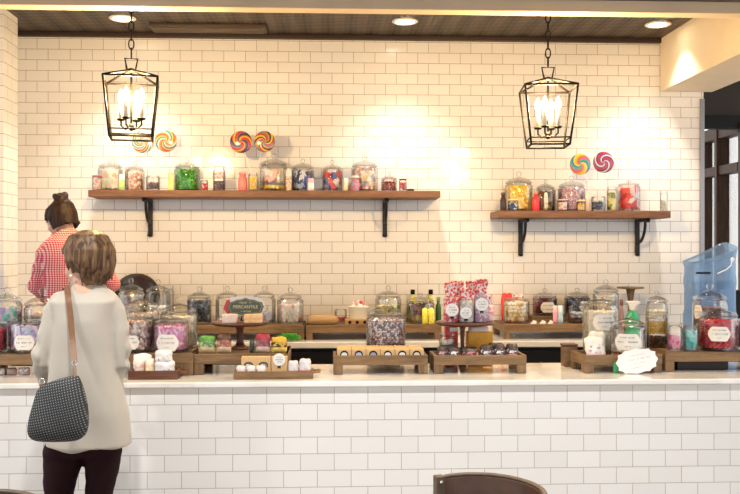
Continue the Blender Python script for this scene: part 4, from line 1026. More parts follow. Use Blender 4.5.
obj('card', G().prism([(x, z_) for x, z_ in plaque(42*s, 20.5*s, 18, .07, 108, 3)], .004, .0065, c=(0, 0, zc0)), WHITE, t)
obj('card_edge', G().prism([(-21*s, zc0-2*s), (-17*s, zc0-8*s), (-14.5*s, zc0-8*s), (-14.5*s, zc0+7*s), (-18*s, zc0+6*s)], .0015, .0035), col(.62,.06,.06), t)
br = [(-17.5,-5),(-15.5,-6.5),(-9,-6.8),(-4,-8.2),(4,-8.2),(9,-6.8),(15.5,-6.5),(17.5,-5),(18.3,-1.5),(20,0),(18.3,1.5),(17.5,4.5),(14,5),(9,7),(4,7.4),(0,9),(-4,7.4),(-9,7),(-14,5),(-17.5,4.5),(-18.3,1.5),(-20,0),(-18.3,-1.5)]
fc = obj('plaque_face', G().prism([(x*.94*s, z_*.98*s) for x, z_ in br], -.003, .0012, c=(.005, 0, zc0-.002)), col(.10,.12,.085), t)
GOLD = col(.80,.74,.42)
obj('rim_line', G().prism([(x*.86*s, z_*.88*s) for x, z_ in br], -.0036, -.0030, c=(.005, 0, zc0-.002)), col(.42,.42,.30), fc)
obj('inner_panel', G().prism([(x*.83*s, z_*.84*s) for x, z_ in br], -.0042, -.0036, c=(.005, 0, zc0-.002)), col(.085,.105,.075), fc)
text('lettering', 'MERCANTILE', 4.5*s, GOLD, fc, (.005, -.0046, zc0-.003), sx=.93)
g = scribble(14*s, 3*s, [(.9, .010)], 41); g.v = [(a+.005, b_-.0044, c+zc0+.019) for a, b_, c in g.v]; obj('small_lettering', g, col(.6,.6,.45), fc)
g = scribble(12*s, 3*s, [(.9, .008)], 42); g.v = [(a+.005, b_-.0044, c+zc0-.026) for a, b_, c in g.v]; obj('small_lettering', g, col(.6,.6,.45), fc)
obj('easel', G().tube([(-.02, .03, .004), (0, .009, zc0*.9), (.02, .03, .004)], .003, 6).tube([(-.02, .009, .004), (.02, .009, .004)], .003, 6), BRONZE, t)
def block(name, label, cat, xl, xr, yt, Y, zb, d, m, band=None):
    p, s = at((xl+xr)/2, yt, Y); w = (xr-xl)*s; h = p.z-zb
    t = thing(name, label, cat, (p.x, Y, zb)); obj('carton', G().box((0, d/2, h/2), (w, d, h)), m, t, bevel=.002)
    if band: obj('band', G().box((0, d/2, h*.5), (w+.001, d+.001, h*.3)), band, t)
    return t
block('fudge_box', 'pale pink box of fudge on the cake stand, left of the plaque', 'box', 222, 236.3, 314.8, 4.49, zp, .07, print_mat('pale_pink_print', (.92,.78,.68), (.9,.66,.56), 80), col(.9,.7,.6))
block('fudge_box', 'orange box of fudge on the cake stand, right of the plaque', 'box', 244, 261.5, 314.8, 4.49, zp, .07, print_mat('orange_print', (.92,.52,.22), (.95,.66,.38), 80), col(.9,.5,.22))
# --- kraft boxes in their tray, big jar behind
zD = Z(355.6, 4.33, 380)
crate('wooden display tray holding a row of six kraft boxes', 333.3, 428, 4.33, 4.54, Z1, zD, .046, 'tray', 'wooden_display_tray')
zf = zD-.046+.0126
ORD = ['first kraft box from the left in the row of six', 'second kraft box from the left in the row of six', 'third kraft box from the left in the row of six', 'fourth kraft box from the left in the row of six', 'fifth kraft box from the left in the row of six', 'rightmost kraft box in the row of six']
for k in range(6):
    a = 337.2+14.5*k
    kraft_box(ORD[k], a, a+14.1, 349.2, 4.349, zf, .172, 'kraft boxes in the display tray', (0, .68, .58, .42), [col(.80,.80,.78), col(.50,.52,.66), col(.35,.33,.45), col(.85,.80,.76), col(.86,.82,.74), col(.75,.66,.5)][k])
PAL['speckle'] = [(.22,.09,.09),(.80,.70,.74),(.48,.34,.40),(.90,.86,.86),(.30,.16,.18)]
jar('big glass jar of speckled brown and lilac sweets behind the row of kraft boxes', 366, 405.5, 298, 4.640, Z1, 'high', [GT('speckled brown and lilac sweets filling the big jar behind the kraft boxes', 'speckle', 'ball', .0098, 0, 1)], shoulder=.8, lh=.085, group=FG)
# --- tray of dark packets
zE = Z(355.4, 4.335, 480)
crate('wooden display tray full of dark wrapped sweets packets', 434, 526.5, 4.335, 4.545, Z1, zE, .046, 'tray', 'wooden_display_tray')
zf = zE-.046+.0126
DK = [print_mat('dark_wrap_%d' % k, (.09,.05,.055), c, 55, .55) for k, c in enumerate([(.80,.76,.76), (.55,.35,.38), (.70,.25,.22), (.85,.80,.78)])]
for k, (a, b_, yt, m, sec, Yp, lab) in enumerate((
    (437.5, 447.5, 346, 1, 1, 4.40, 'dark packet at the left end of the packet tray'),
    (448, 461, 347, 3, 1, 4.40, 'dark and white packet second from the left in the packet tray'),
    (461.5, 480, 348, 2, 2, 4.40, 'dark and red packet lying low in the middle of the packet tray'),
    (480.5, 493.5, 344, 0, 0, 4.41, 'dark packet with a white front right of the middle of the packet tray'),
    (494, 506, 343.3, 3, 1, 4.42, 'dark packet leaning second from the right in the packet tray'),
    (506.5, 519, 343, 0, 2, 4.43, 'dark packet with a pink base at the right end of the packet tray'))):
    packet(lab, a, b_, yt, Yp, zf, [DK[m], col(.06,.04,.04), [WHITE, DK[1], col(.85,.35,.33)][sec]], thick=.04, lean=.35, group='dark packets in the display tray')
for k, (a, b_, yt, m) in enumerate(((440, 458, 344.5, 1), (462, 478, 346.5, 2), (488, 504, 342.5, 3))):
    packet(['dark packet at the back left of the packet tray', 'dark packet at the back middle of the packet tray', 'dark packet at the back right of the packet tray'][k], a, b_, yt, 4.497, zf, [DK[m], col(.06,.04,.04)], thick=.034, lean=.12, group='dark packets in the display tray')
jar('small glass jar of printed pink sweets behind the packet tray', 439, 455, 333, 4.605, Z1, 'flat', [GT('printed pink and white sweets in the small jar behind the packet tray', 'whitepink', 'chunk', .016)], group=FG)
t = block('red_box', 'red box with a white top panel under the candy bag stand', 'box', 445.5, 458, 326.8, 4.675, Z1, .05, col(.72,.03,.05))
obj('white_panel', G().box((.01, -.0008, Z(329.5, 4.675, 450)-Z1), (.04, .0012, .02)), WHITE, t)
t = block('mustard_box', 'mustard yellow box standing behind the packet tray', 'box', 468, 493, 332, 4.62, Z1, .09, mat('mustard_card', (.72,.36,.03), .5, noise_amt=.1, noise_scale=30))
p, s = at(480, 332, 4.62)
obj('tissue', G().loft([(0, .045, p.z-Z1+.001, .058, .04), (0, .045, p.z-Z1+.014, .056, .038), (.003, .045, p.z-Z1+.026, .05, .034)], 32, p=4), mat('pink_tissue', (.86,.72,.68), .8), t)
xs2, zs2 = cake_stand('dark wooden cake stand holding tall candy bags with round labels', 464.5, 29.5, 321.5, 4.585, Z1, 462.5, .022, DARKWOOD, .011)
zp = zs2+.0008
RP = print_mat('red_on_clear', (.84,.68,.66), (.70,.07,.09), 75, .5)
def candy_bag(label, xl, xr, yt, Y, low, labc=None, seed=0):
    xc = (xl+xr)/2; p, s = at(xc, yt, Y); w = (xr-xl)*s; H = p.z-zp
    t = thing('candy_bag', label, 'candy bag', (p.x, Y, zp), 'tall candy bags on the dark cake stand')
    obj('bag_bottom', G().loft([(0, 0, 0, w*.42, .022), (0, 0, .006, w*.48, .027), (0, 0, H*.52, w*.49, .028), (0, 0, H*.60, w*.47, .022), (0, 0, H*.66, w*.36, .012)], 28, p=3), low, t)
    rd = random.Random(seed); r = []
    for i in range(7):
        f = i/6; r.append((0, 0, H*(.661+.339*f), w*(.34+.15*f), .010*(1-f)+.004))
    gg = G().loft(r, 36, p=2.5)
    gg.v = [(x, y+.006*math.sin(x*300+z_*40)*((z_-H*.66)/H*3), z_+.004*math.sin(x*420)*(z_ > H*.95)) for x, y, z_ in gg.v]
    obj('bag_top', gg, RP, t)
    if labc:
        lx, ly, lr = labc; lr *= s; cz = Z(ly, Y, xc)-zp; cx = (lx-xc)*s
        lb = obj('label', G().prism([(lr*math.cos(2*PI*i/36)*(1-.04*(i % 2)), lr*math.sin(2*PI*i/36)*(1-.04*(i % 2))) for i in range(36)], -.0315, -.0295, c=(cx, 0, cz)), WHITE, t)
        g = scribble(lr*1.5, lr*1.2, [(.6, .006), (.85, .008), (.5, .005)], seed+50); g.v = [(a+cx, b_-.0316, c+cz) for a, b_, c in g.v]; obj('lettering', g, GREYINK, lb)
        obj('ribbon', G().prism([(cx-.01, cz-lr*.95), (cx, cz-lr*.85), (cx+.01, cz-lr*.95), (cx+.007, cz-lr*1.45), (cx, cz-lr*1.2), (cx-.007, cz-lr*1.45)], -.0305, -.0290), BLACK, t)
LOW1 = print_mat('bag_sweets_red', (.68,.50,.50), (.50,.08,.11), 60, .5); LOW2 = print_mat('bag_sweets_grey', (.40,.37,.36), (.58,.55,.53), 50); LOW3 = print_mat('bag_sweets_lilac', (.62,.52,.58), (.36,.24,.34), 60, .5); LOW4 = print_mat('bag_sweets_pink', (.88,.30,.38), (.92,.70,.72), 40)
candy_bag('tall candy bag with a round label and red sweets, at the left of the stand', 443.3, 458.3, 283, 4.52, LOW1, (451.3, 309.5, 6.6), 1)
candy_bag('tall candy bag of grey sweets with a round label, in the middle of the stand', 458.8, 473.5, 288, 4.52, LOW2, (465, 312.5, 6), 2)
candy_bag('tall candy bag of lilac sweets with a round label, at the right of the stand', 474, 489, 279, 4.53, LOW3, (480.8, 304, 6.6), 3)
candy_bag('tall candy bag without a label at the back left of the stand', 450, 464.5, 281, 4.60, LOW1, None, 4)
candy_bag('tall candy bag without a label at the back right of the stand', 465, 479.5, 281, 4.60, LOW4, None, 5)
candy_bag('short pink candy bag at the right edge of the stand', 481, 494, 296, 4.61, LOW4, None, 6)
# --- right end: packet tray, labelled jars, sign
zF = Z(354.6, 4.335, 620)
crate('wooden display tray with white packets and a labelled jar near the right end', 584, 663.3, 4.328, 4.55, Z1, zF, .050, 'tray', 'wooden_display_tray', rz=.06)
zf = zF-.050+.0126
WB = [print_mat('white_floral_wrap', (.80,.77,.74), (.45,.32,.30), 55, .60), col(.80,.78,.76), col(.90,.66,.68)]
packet('large white floral packet leaning at the front left of the right display tray', 586.5, 608, 335, 4.385, zf, WB, thick=.04, lean=.42, yaw=.12, group='white packets in the right tray')
packet('white floral packet standing behind the large one in the right display tray', 588, 606, 331.5, 4.50, zf, WB, thick=.03, lean=.05, yaw=.1, group='white packets in the right tray')
t = thing('scoop_box', 'small dark wooden box beside the white packets', 'box', (X(569, 4.60), 4.60, Z1))
hb = Z(346, 4.60, 570)-Z1
obj('box_body', G().box((0, 0, hb/2), (.07, .07, hb)), WOODX, t, bevel=.003)
obj('box_lid', G().box((0, 0, hb+.0065), (.074, .076, .011)), DARKWOOD, t, bevel=.002)
jar('clear glass jar with a cream label in the right display tray', 610.3, 646, 311, 4.442, zf, 'dome', [GT('red sweets at the very bottom of the clear labelled jar', 'red', 'ball', .014, 0, .14), GT('white sweets in the clear labelled jar', 'white', 'ball', .018, .16, .45)], lab=(614.5, 641.5, 333.5, 351, 61, R2), group=FG)
jar('big glass jar of cream coloured sweets with a pale label behind the white packets', 583, 618.3, 295, 4.647, Z1, 'dome', lh=.045, fill=[GT('cream coloured sweets filling the big jar behind the white packets', 'cream', 'chunk', .015, 0, .98)], lab=(593, 616, 314, 331, 62, R2), group=FG)
jar('glass jar layered with brown, orange and cream sweets near the spray bottle', 645.5, 668, 291, 4.640, Z1, 'dome', [GT('brown sweets at the bottom of the layered jar', 'brown', 'ball', .013, 0, .50), GT('orange corn sweets in the middle of the layered jar', 'corn', 'ball', .011, .53, .76), GT('cream sweets at the top of the layered jar', 'cream', 'ball', .015, .79, .98)], group=FG)
t = thing('oval_sign', 'white scalloped oval sign with faint lettering standing at the right front', 'sign', (X(637, 4.29), 4.29, Z1))
s = 4.29/F; zc0 = Z(360, 4.29, 637)-Z1
out = [(x*math.cos(.2)-z_*math.sin(.2)*.35+z_*.0, x*math.sin(.2)*.55+z_) for x, z_ in plaque(44*s, 25.5*s, 12, .09, 96, 2.6)]
zmin = min(z_ for _, z_ in out)
zc0 = -zmin+.0008
bd = obj('board', G().prism(out, -.003, .003, c=(0, 0, zc0)), WHITE, t)
g = scribble(30*s, 17*s, [(.5, .006), (.8, .009), (.7, .006), (.55, .006)], 71); g.v = [(a+c*.0, b_-.0034, c+zc0+a*.2) for a, b_, c in g.v]; obj('lettering', g, col(.66,.66,.66), bd)
obj('prop', G().tube([(0, .003, zc0), (0, .028, .004)], .004, 8), WHITE, t)
packet('small green packet half hidden behind the oval sign', 613, 620, 362, 4.318, Z1, [col(.03,.30,.12), col(.03,.30,.12)], thick=.014, lean=.05)
zH = Z(352.3, 4.36, 700)
crate('wooden riser at the right end of the front counter under the red sweets jar', 665.5, 770, 4.36, 4.562, Z1, zH, .046)
zh = zH+.0008
PAL['hotpink'] = [(.90,.20,.42),(.95,.45,.58),(.85,.12,.35)]; PAL['aqua'] = [(.20,.70,.66),(.45,.82,.78),(.12,.55,.55)]
jar('narrow glass jar of hot pink sweets on the right riser', 667.3, 682.2, 323, 4.43, zh, 'flat', [GT('hot pink sweets in the narrow jar on the right riser', 'hotpink', 'wrap', .024, 0, .72)], group=FG)
jar('narrow glass jar of aqua green sweets on the right riser', 683, 698.5, 323, 4.43, zh, 'flat', [GT('aqua green sweets in the narrow jar on the right riser', 'aqua', 'wrap', .024, 0, .88)], group=FG)
jar('glass jar of bright red sweets with a scalloped white label', 699.2, 737.3, 301.5, 4.462, zh, 'dome', [GT('bright red sweets filling the jar with the scalloped white label', 'crimson', 'ball', .012, 0, .97)], lab=(708.7, 730.5, 326.5, 342, 63, R2), group=FG)
jar('glass jar of dark maroon sweets behind the bright red sweets jar', 693, 726.5, 283, 4.650, Z1, 'dome', [GT('dark maroon sweets filling the jar behind the red one', 'maroon', 'ball', .014, 0, .98)], lab=(694, 704, 305, 320, 64, R2), group=FG)
jar('glass jar of brown sweets cut by the right picture edge', 738.2, 768, 309, 4.452, zh, 'dome', [GT('brown sweets in the jar cut by the right picture edge', 'brown', 'ball', .015, 0, .95)], group=FG)
block('gap_darkener', 'dark brown box added to darken the gap underneath the right riser', 'box', 677, 729, 357.5, 4.42, Z1, .085, mat('gap_shade_brown', (.02,.012,.009), .6))  # added block, its near-black colour stands in for shade below the riser
# ================================================================== PEOPLE
SKIN = mat('skin', (.62,.36,.25), .5, noise_amt=.05, noise_scale=30)
def head_into(g, o, yaw, pitch=0, k=1.0):
    """head looking along +Y before turning; o = middle of the skull"""
    R = Matrix.Rotation(yaw, 3, 'Z') @ Matrix.Rotation(-pitch, 3, 'X'); o = Vector(o)
    def E(c, r): 
        h = G().ell((0,0,0), r); g.add([R @ ((Vector(p)+Vector(c))*k)+o for p in h.v], h.f, 0, True)
    E((0,-.008,.02), (.075,.094,.098)); E((0,.03,-.045), (.060,.064,.078)); E((0,.062,-.098), (.028,.024,.024))
    E((0,.102,-.026), (.011,.016,.024)); E((0,.107,-.038), (.015,.014,.010)); E((0,.085,.018), (.052,.016,.012)); E((0,.088,-.066), (.024,.011,.006)); E((0,.086,-.076), (.021,.011,.007))
    for sx in (-1, 1): E((sx*.076,-.004,-.022), (.010,.020,.033)); E((sx*.040,.055,-.045), (.024,.026,.026))
    return lambda c: R @ (Vector(c)*k)+o
def hand_into(g, wrist, dirv, palm, side, curl=.5, k=1.0):
    """palm and five fingers; dirv = where the fingers point, palm = direction the palm faces, side = towards the thumb"""
    d = Vector(dirv).normalized(); n = Vector(palm); n = (n-d*n.dot(d)).normalized(); t = d.cross(n)
    if t.dot(Vector(side)) < 0: t = -t
    w = Vector(wrist)
    g.tube([w, w+d*.03*k, w+d*.06*k, w+d*.088*k], [.026*k, .034*k, .040*k, .036*k], 14, flat=.42, up=t)
    for i, (L, off, r) in enumerate(((.072, .030, .0086), (.080, .010, .009), (.074, -.011, .0086), (.058, -.030, .0076))):
        p = w+d*.074*k+t*off*k; c = curl*(1+.08*i); pts = [p]; a = c*.35
        for seg in (.45, .32, .25):
            pts.append(pts[-1]+(d*math.cos(a)+n*math.sin(a))*L*seg*k); a += c
        pts.insert(0, w+d*.04*k+t*off*.7*k)
        g.tube(pts, [r*k*f for f in (1.05, 1.05, 1.0, .92, .8)], 10)
    p = w+d*.022*k+t*.024*k
    g.tube([p, p+(d*.6+t*.75)*.034*k, p+(d*.6+t*.75)*.034*k+(d*.85+t*.35+n*.25)*.032*k, p+(d*.6+t*.75)*.034*k+(d*.85+t*.35+n*.25)*.032*k+(d*.9+n*.35)*.024*k], [.014*k, .0125*k, .0105*k, .0085*k], 10)
def wrinkle(me, fn):
    me.calc_loop_triangles() if False else None
    ns = [v.normal.copy() for v in me.vertices]
    for v, n in zip(me.vertices, ns): v.co += n*fn(v.co)
    me.update()

# ---------------------------------------------------------------- woman in the cardigan
YP_ = 3.72; q = YP_/F
def W(px, py, dy=0): return at(px, py, YP_+dy)[0]
root = thing('person', 'woman in a pale grey cardigan and dark maroon trousers, standing at the counter with her back turned, bag on her shoulder', 'person', (W(86, 400).x, YP_, 0))
root['label'] = 'woman seen from behind in a pale cardigan, standing at the tiled front of the counter'
def rel(g, o=None):
    b_ = root.location if o is None else o
    g.v = [tuple(Vector(p)-Vector(b_)) for p in g.v]; return g
TOR = [(279.5, 75, 98, .056), (288, 68, 106, .066), (293, 59, 113, .080), (301, 52, 118, .098), (320, 55.5, 114.5, .112), (350, 54.5, 116, .112), (380, 51, 121.5, .118), (410, 49, 127.5, .128), (444, 49, 130.5, .132)]
def tor_rings(inset=0):
    r = []
    for y, a, b_, d in TOR:
        p = W((a+b_)/2, y); r.append((p.x, YP_-.005+.02*(y < 295), p.z, (b_-a)/2*q-inset, d-inset))
    return r
sl, el, wl_ = W(54.5, 303), W(41.5, 362, -.02), W(46.5, 384, .13)
sr_, er, wr_ = W(114.5, 303), W(120.5, 362, -.015), W(113, 384, .19)
hip = W(89, 440)
g = G()
hp = head_into(g, (W(85.5, 257).x, YP_+.015, 1.553), math.radians(58), .03, .95)
nk = Vector((W(86, 280).x, YP_+.0, W(86, 280).z))
g.tube([hp((0, -.01, -.06)), nk, nk+Vector((0, -.01, -.06))], [.050, .050, .056], 18)
rr_ = tor_rings(.016)[1:]
g.loft(list(reversed(rr_)), 36)
for s_, e_, w_ in ((sl, el, wl_), (sr_, er, wr_)):
    g.tube([s_+Vector((.014 if s_ is sl else -.014, 0, -.03)), e_, e_+(w_-e_)*.97], [.032, .027, .023], 14)
hl = wl_+(wl_-el).normalized()*.005
hand_into(g, wl_+(wl_-el).normalized()*-.01, (.25, .9, -.35), (.2, -.2, -1), (1, .3, 0), .55, .95)
hand_into(g, wr_+(wr_-er).normalized()*-.01, (-.15, .95, -.22), (0, 0, -1), (-1, .2, 0), .35, .95)
LEG = {-1: [(64, 450, .0, .083), (61.5, 470, .0, .072), (59, 494, .0, .059)], 1: [(103.5, 450, 0, .077), (102, 470, 0, .067), (99, 494, 0, .056)]}
def leg_pts(sx, add):
    pts = []; rad = []
    for x, y, dy, r in LEG[sx]: pts.append(W(x, y, dy)); rad.append(r+add)
    e = pts[-1]; x1 = e.x+(.015 if sx < 0 else -.012)
    pts += [Vector((x1, YP_+.005, .50)), Vector((x1, YP_-.01, .30)), Vector((x1-sx*.0, YP_-.01, .10))]; rad += [.056+add, .053+add, .040+add]
    return pts, rad
for sx in (-1, 1):
    p_, r_ = leg_pts(sx, -.008); g.tube(p_, r_, 20)
    f = p_[-1]; g.tube([f+Vector((0, -.02, -.055)), f+Vector((sx*.01, .06, -.066)), f+Vector((sx*.02, .13, -.074))], [.033, .034, .022], 14)
rel(g)
obj_b = mobj('body', fuse(g, .006, 3), [SKIN], root)
# trousers
g = G()
for sx in (-1, 1):
    p_, r_ = leg_pts(sx, 0); g.tube(p_, r_, 24)
hx = W(88.5, 440)
g.loft([(hx.x-.018, YP_, .765, .105, .085), (hx.x-.018, YP_, .80, .145, .10), (hx.x-.01, YP_, .85, .152, .104), (hx.x, YP_, .95, .145, .10)], 36)
rel(g); me = fuse(g, .009, 6); wrinkle(me, lambda c: .004*noise.noise(Vector((c.x*9, c.y*9, c.z*22))))
mobj('trousers', me, [mat('maroon_cloth', (.016,.0035,.006), .8, spec=.15)], root)
for sx in (-1, 1):
    f = leg_pts(sx, 0)[0][-1]; g = G()
    g.loft([(f.x+sx*.012, YP_+.035, .001, .043, .125), (f.x+sx*.012, YP_+.035, .02, .045, .128), (f.x+sx*.011, YP_+.03, .05, .044, .115), (f.x+sx*.004, YP_-.01, .085, .046, .062), (f.x, YP_-.012, .11, .045, .05)], 28)
    obj('shoe', rel(g), mat('black_leather', (.02,.018,.018), .4), root, sub=1)
# cardigan
g = G(); g.loft(list(reversed(tor_rings())), 44, p=2.4)
for s_, e_, w_ in ((sl, el, wl_), (sr_, er, wr_)):
    g.tube([s_+(-.022 if s_ is sr_ else .022)*Vector((1, 0, 0))+Vector((0, 0, .006)), s_+Vector((0, 0, -.035)), (s_+e_)*.5+Vector((.006 if s_ is sr_ else .006, 0, 0)), e_, e_+(w_-e_)*.55, w_], [.042, .046, .045, .0435, .038, .031], 20)
rel(g); me = fuse(g, .007, 4)
o3 = root.location
def knit_folds(c):
    x, z = c.x, c.z
    f = .006*noise.noise(Vector((x*7, c.y*6, z*5)))
    k = max(0, min(1, (1.25-z)/.4)); f += .012*k*math.sin(x*26+1.5*math.sin(z*5)+z*4)*noise.noise(Vector((x*4, 3, z*3)))*1.6
    ax = abs(x+.0)-.17
    if ax > 0: f += .008*math.sin(z*70+x*30)*max(0, 1-abs(z-1.16)/.16)
    return f
wrinkle(me, knit_folds)
CARD = mat('pale_knit', (.415,.38,.325), .9, spec=.15, sheen=.3); nt, b = nodes(CARD)
tc = nt.nodes.new('ShaderNodeTexCoord'); n = nt.nodes.new('ShaderNodeTexNoise'); n.inputs['Scale'].default_value = 260; nt.links.new(tc.outputs['Object'], n.inputs['Vector'])
bp = nt.nodes.new('ShaderNodeBump'); bp.inputs['Strength'].default_value = .35; bp.inputs['Distance'].default_value = .002; nt.links.new(n.outputs['Fac'], bp.inputs['Height']); nt.links.new(bp.outputs[0], b.inputs['Normal'])
card = mobj('cardigan', me, [CARD], root)
nkr = W(86.5, 281)
cg = G().loft([(nkr.x, YP_+.012, nkr.z-.012, .066, .062), (nkr.x, YP_+.013, nkr.z+.006, .059, .057), (nkr.x, YP_+.013, nkr.z+.016, .055, .054), (nkr.x, YP_+.013, nkr.z+.012, .050, .049)], 36, p=2.1, cap=False)
obj('collar', rel(cg), CARD, root)
# hair: a short bob built from overlapping locks
def hair(hp, parent, locks, m, cap, seed, origin, vox=.006):
    g = G(); rd = random.Random(seed)
    for c, r in cap:
        e = G().ell((0, 0, 0), r, seg=20, rings=12); g.add([hp(Vector(p)+Vector(c)) for p in e.v], e.f, 0, True)
    for pts, rad in locks: g.tube([hp(p) for p in pts], rad, 8)
    g.v = [tuple(Vector(p)-Vector(origin)) for p in g.v]
    return mobj('hair', fuse(g, vox, 2), [m], parent)
def hair_mat(name, c1, c2):
    m = mat(name, c1, .5, spec=.2); nt, b = nodes(m)
    tc = nt.nodes.new('ShaderNodeTexCoord'); mp = nt.nodes.new('ShaderNodeMapping'); mp.inputs['Scale'].default_value = (60, 60, 7); nt.links.new(tc.outputs['Object'], mp.inputs['Vector'])
    n = nt.nodes.new('ShaderNodeTexNoise'); n.inputs['Scale'].default_value = 1; n.inputs['Detail'].default_value = 4; n.inputs['Distortion'].default_value = .8; nt.links.new(mp.outputs[0], n.inputs['Vector'])
    r = nt.nodes.new('ShaderNodeValToRGB'); r.color_ramp.elements[0].position = .38; r.color_ramp.elements[1].position = .64
    r.color_ramp.elements[0].color = (*c1, 1); r.color_ramp.elements[1].color = (*c2, 1); nt.links.new(n.outputs['Fac'], r.inputs['Fac']); nt.links.new(r.outputs['Color'], b.inputs['Base Color'])
    bp = nt.nodes.new('ShaderNodeBump'); bp.inputs['Strength'].default_value = .6; bp.inputs['Distance'].default_value = .004; nt.links.new(n.outputs['Fac'], bp.inputs['Height']); nt.links.new(bp.outputs[0], b.inputs['Normal'])
    return m
locks = []; rd = random.Random(3)
for i in range(110):
    deg = 165+210*(i % 88)/88+rd.uniform(-2, 2) if i < 88 else rd.uniform(25, 155)
    an = math.radians(deg); ca, sa = math.cos(an), math.sin(an); front = i >= 88
    R1 = .093+rd.uniform(-.004, .004); sw = rd.uniform(-.25, .25)
    lay = 0 if i < 60 else 1
    if front: zb_ = rd.uniform(.025, .05)
    elif deg < 200: zb_ = rd.uniform(-.055, -.03)
    elif deg > 345: zb_ = rd.uniform(-.07, -.04)
    else: zb_ = rd.uniform(-.104, -.09) if not lay else rd.uniform(-.085, -.03)
    f = 1.0 if zb_ > -.09 else .90
    e = .97 if lay or zb_ > -.09 else .74
    zm = .5*(zb_+.05)
    pts = [(.02*ca, .03*sa-.015, .128), (R1*.70*ca, R1*.82*sa-.014, .104), (R1*math.cos(an+sw*.3), R1*1.12*math.sin(an+sw*.3)-.014, .045), (R1*f*1.03*math.cos(an+sw*.7), R1*f*1.13*math.sin(an+sw*.7)-.016, zm), (R1*e*math.cos(an+sw), R1*e*1.02*math.sin(an+sw)-.016, zb_)]
    locks.append((pts, [.008, .012, .0125, .011, .003]))
hair(hp, root, locks, hair_mat('short_brown_blond_hair', (.05,.026,.014), (.20,.115,.06)), [((0, -.016, .030), (.090, .104, .102)), ((0, -.050, -.03), (.072, .056, .070))], 3, root.location, .005)
def face_bits(hp, parent, origin, eye):
    for sx in (-1, 1):
        e = G().ell((0, 0, 0), (.0125, .010, .0105), seg=14, rings=10)
        e.v = [tuple(hp(Vector(p)+Vector((sx*.031, .080, .0)))-Vector(origin)) for p in e.v]; ey = obj('eye', e, mat('eye_white', (.85,.83,.8), .2), parent)
        e = G().ell((0, 0, 0), (.0058, .004, .0058), seg=12, rings=8); e.v = [tuple(hp(Vector(p)+Vector((sx*.031, .0885, .0)))-Vector(origin)) for p in e.v]; obj('iris', e, eye, ey)
    e = G().tube([(-.022, .098, -.070), (-.008, .1005, -.068), (.008, .1005, -.068), (.022, .098, -.070)], [.003, .005, .005, .003], 8); e.v = [tuple(hp(Vector(p))-Vector(origin)) for p in e.v]; obj('lips', e, mat('lips', (.5,.18,.16), .45), parent)
face_bits(hp, root, root.location, mat('brown_iris', (.08,.04,.02), .2))
e = G().ell(tuple(hp((-.090, -.002, -.060))-root.location), (.006, .006, .006), seg=14, rings=10); obj('earring', e, mat('pearl', (.85,.82,.78), .2), root)

# ---------------------------------------------------------------- shoulder bag
YB_ = 3.455; qb = YB_/F
def B(px, py, dy=0): return at(px, py, YB_+dy)[0]
BAGM = mat('woven_charcoal', (.04,.045,.05), .7); nt, b = nodes(BAGM)
tc = nt.nodes.new('ShaderNodeTexCoord'); sp_ = nt.nodes.new('ShaderNodeSeparateXYZ'); nt.links.new(tc.outputs['Object'], sp_.inputs[0])
def Mn(op, a, b_=None):
    nd = nt.nodes.new('ShaderNodeMath'); nd.operation = op
    for i, v_ in enumerate((a, b_)):
        if v_ is None: continue
        if isinstance(v_, (int, float)): nd.inputs[i].default_value = v_
        else: nt.links.new(v_, nd.inputs[i])
    return nd.outputs[0]
per = .0100
u1 = Mn('ADD', sp_.outputs['X'], Mn('MULTIPLY', sp_.outputs['Z'], .25)); v1 = Mn('SUBTRACT', sp_.outputs['Z'], Mn('MULTIPLY', sp_.outputs['X'], .22))
fu = Mn('ABSOLUTE', Mn('SUBTRACT', Mn('FRACT', Mn('ADD', Mn('MULTIPLY', u1, 1/per), 50)), .5)); fv = Mn('ABSOLUTE', Mn('SUBTRACT', Mn('FRACT', Mn('ADD', Mn('MULTIPLY', v1, 1/per), 50)), .5))
dot = Mn('MULTIPLY', Mn('LESS_THAN', fu, .19), Mn('LESS_THAN', fv, .19))
mxn = nt.nodes.new('ShaderNodeMix'); mxn.data_type = 'RGBA'; nt.links.new(dot, mxn.inputs[0]); mxn.inputs[6].default_value = (.012,.013,.016,1); mxn.inputs[7].default_value = (.21,.22,.22,1)
nt.links.new(mxn.outputs[2], b.inputs['Base Color'])
bt = thing('shoulder_bag', 'slouchy charcoal woven bag with white flecks hanging from a tan strap', 'bag', B(58, 442))
bo = bt.location.copy()
rows = [(441.5, 40, 74, .022), (439, 32, 82, .040), (433, 28.5, 87, .052), (424, 28.5, 88, .056), (410, 31, 86.5, .052), (396, 34.5, 83, .042), (386, 36.5, 79, .030), (379, 40, 77.5, .018)]
g = G().loft([(B((a+b_)/2, y).x-bo.x, 0, B(50, y).z-bo.z, (b_-a)/2*qb, d) for y, a, b_, d in rows], 48, p=2.6)
slope = lambda x, z: z+(.30*(x-.0)*max(0, min(1, (z-.02)/.16)))
g.v = [(x, y+.005*math.sin(x*45+z*20)*(z > .03), slope(x, z)) for x, y, z in g.v]
bag = obj('bag_body', g, BAGM, bt, sub=1)
LEATH = mat('tan_leather', (.17,.075,.03), .5, noise_amt=.12, noise_scale=60)
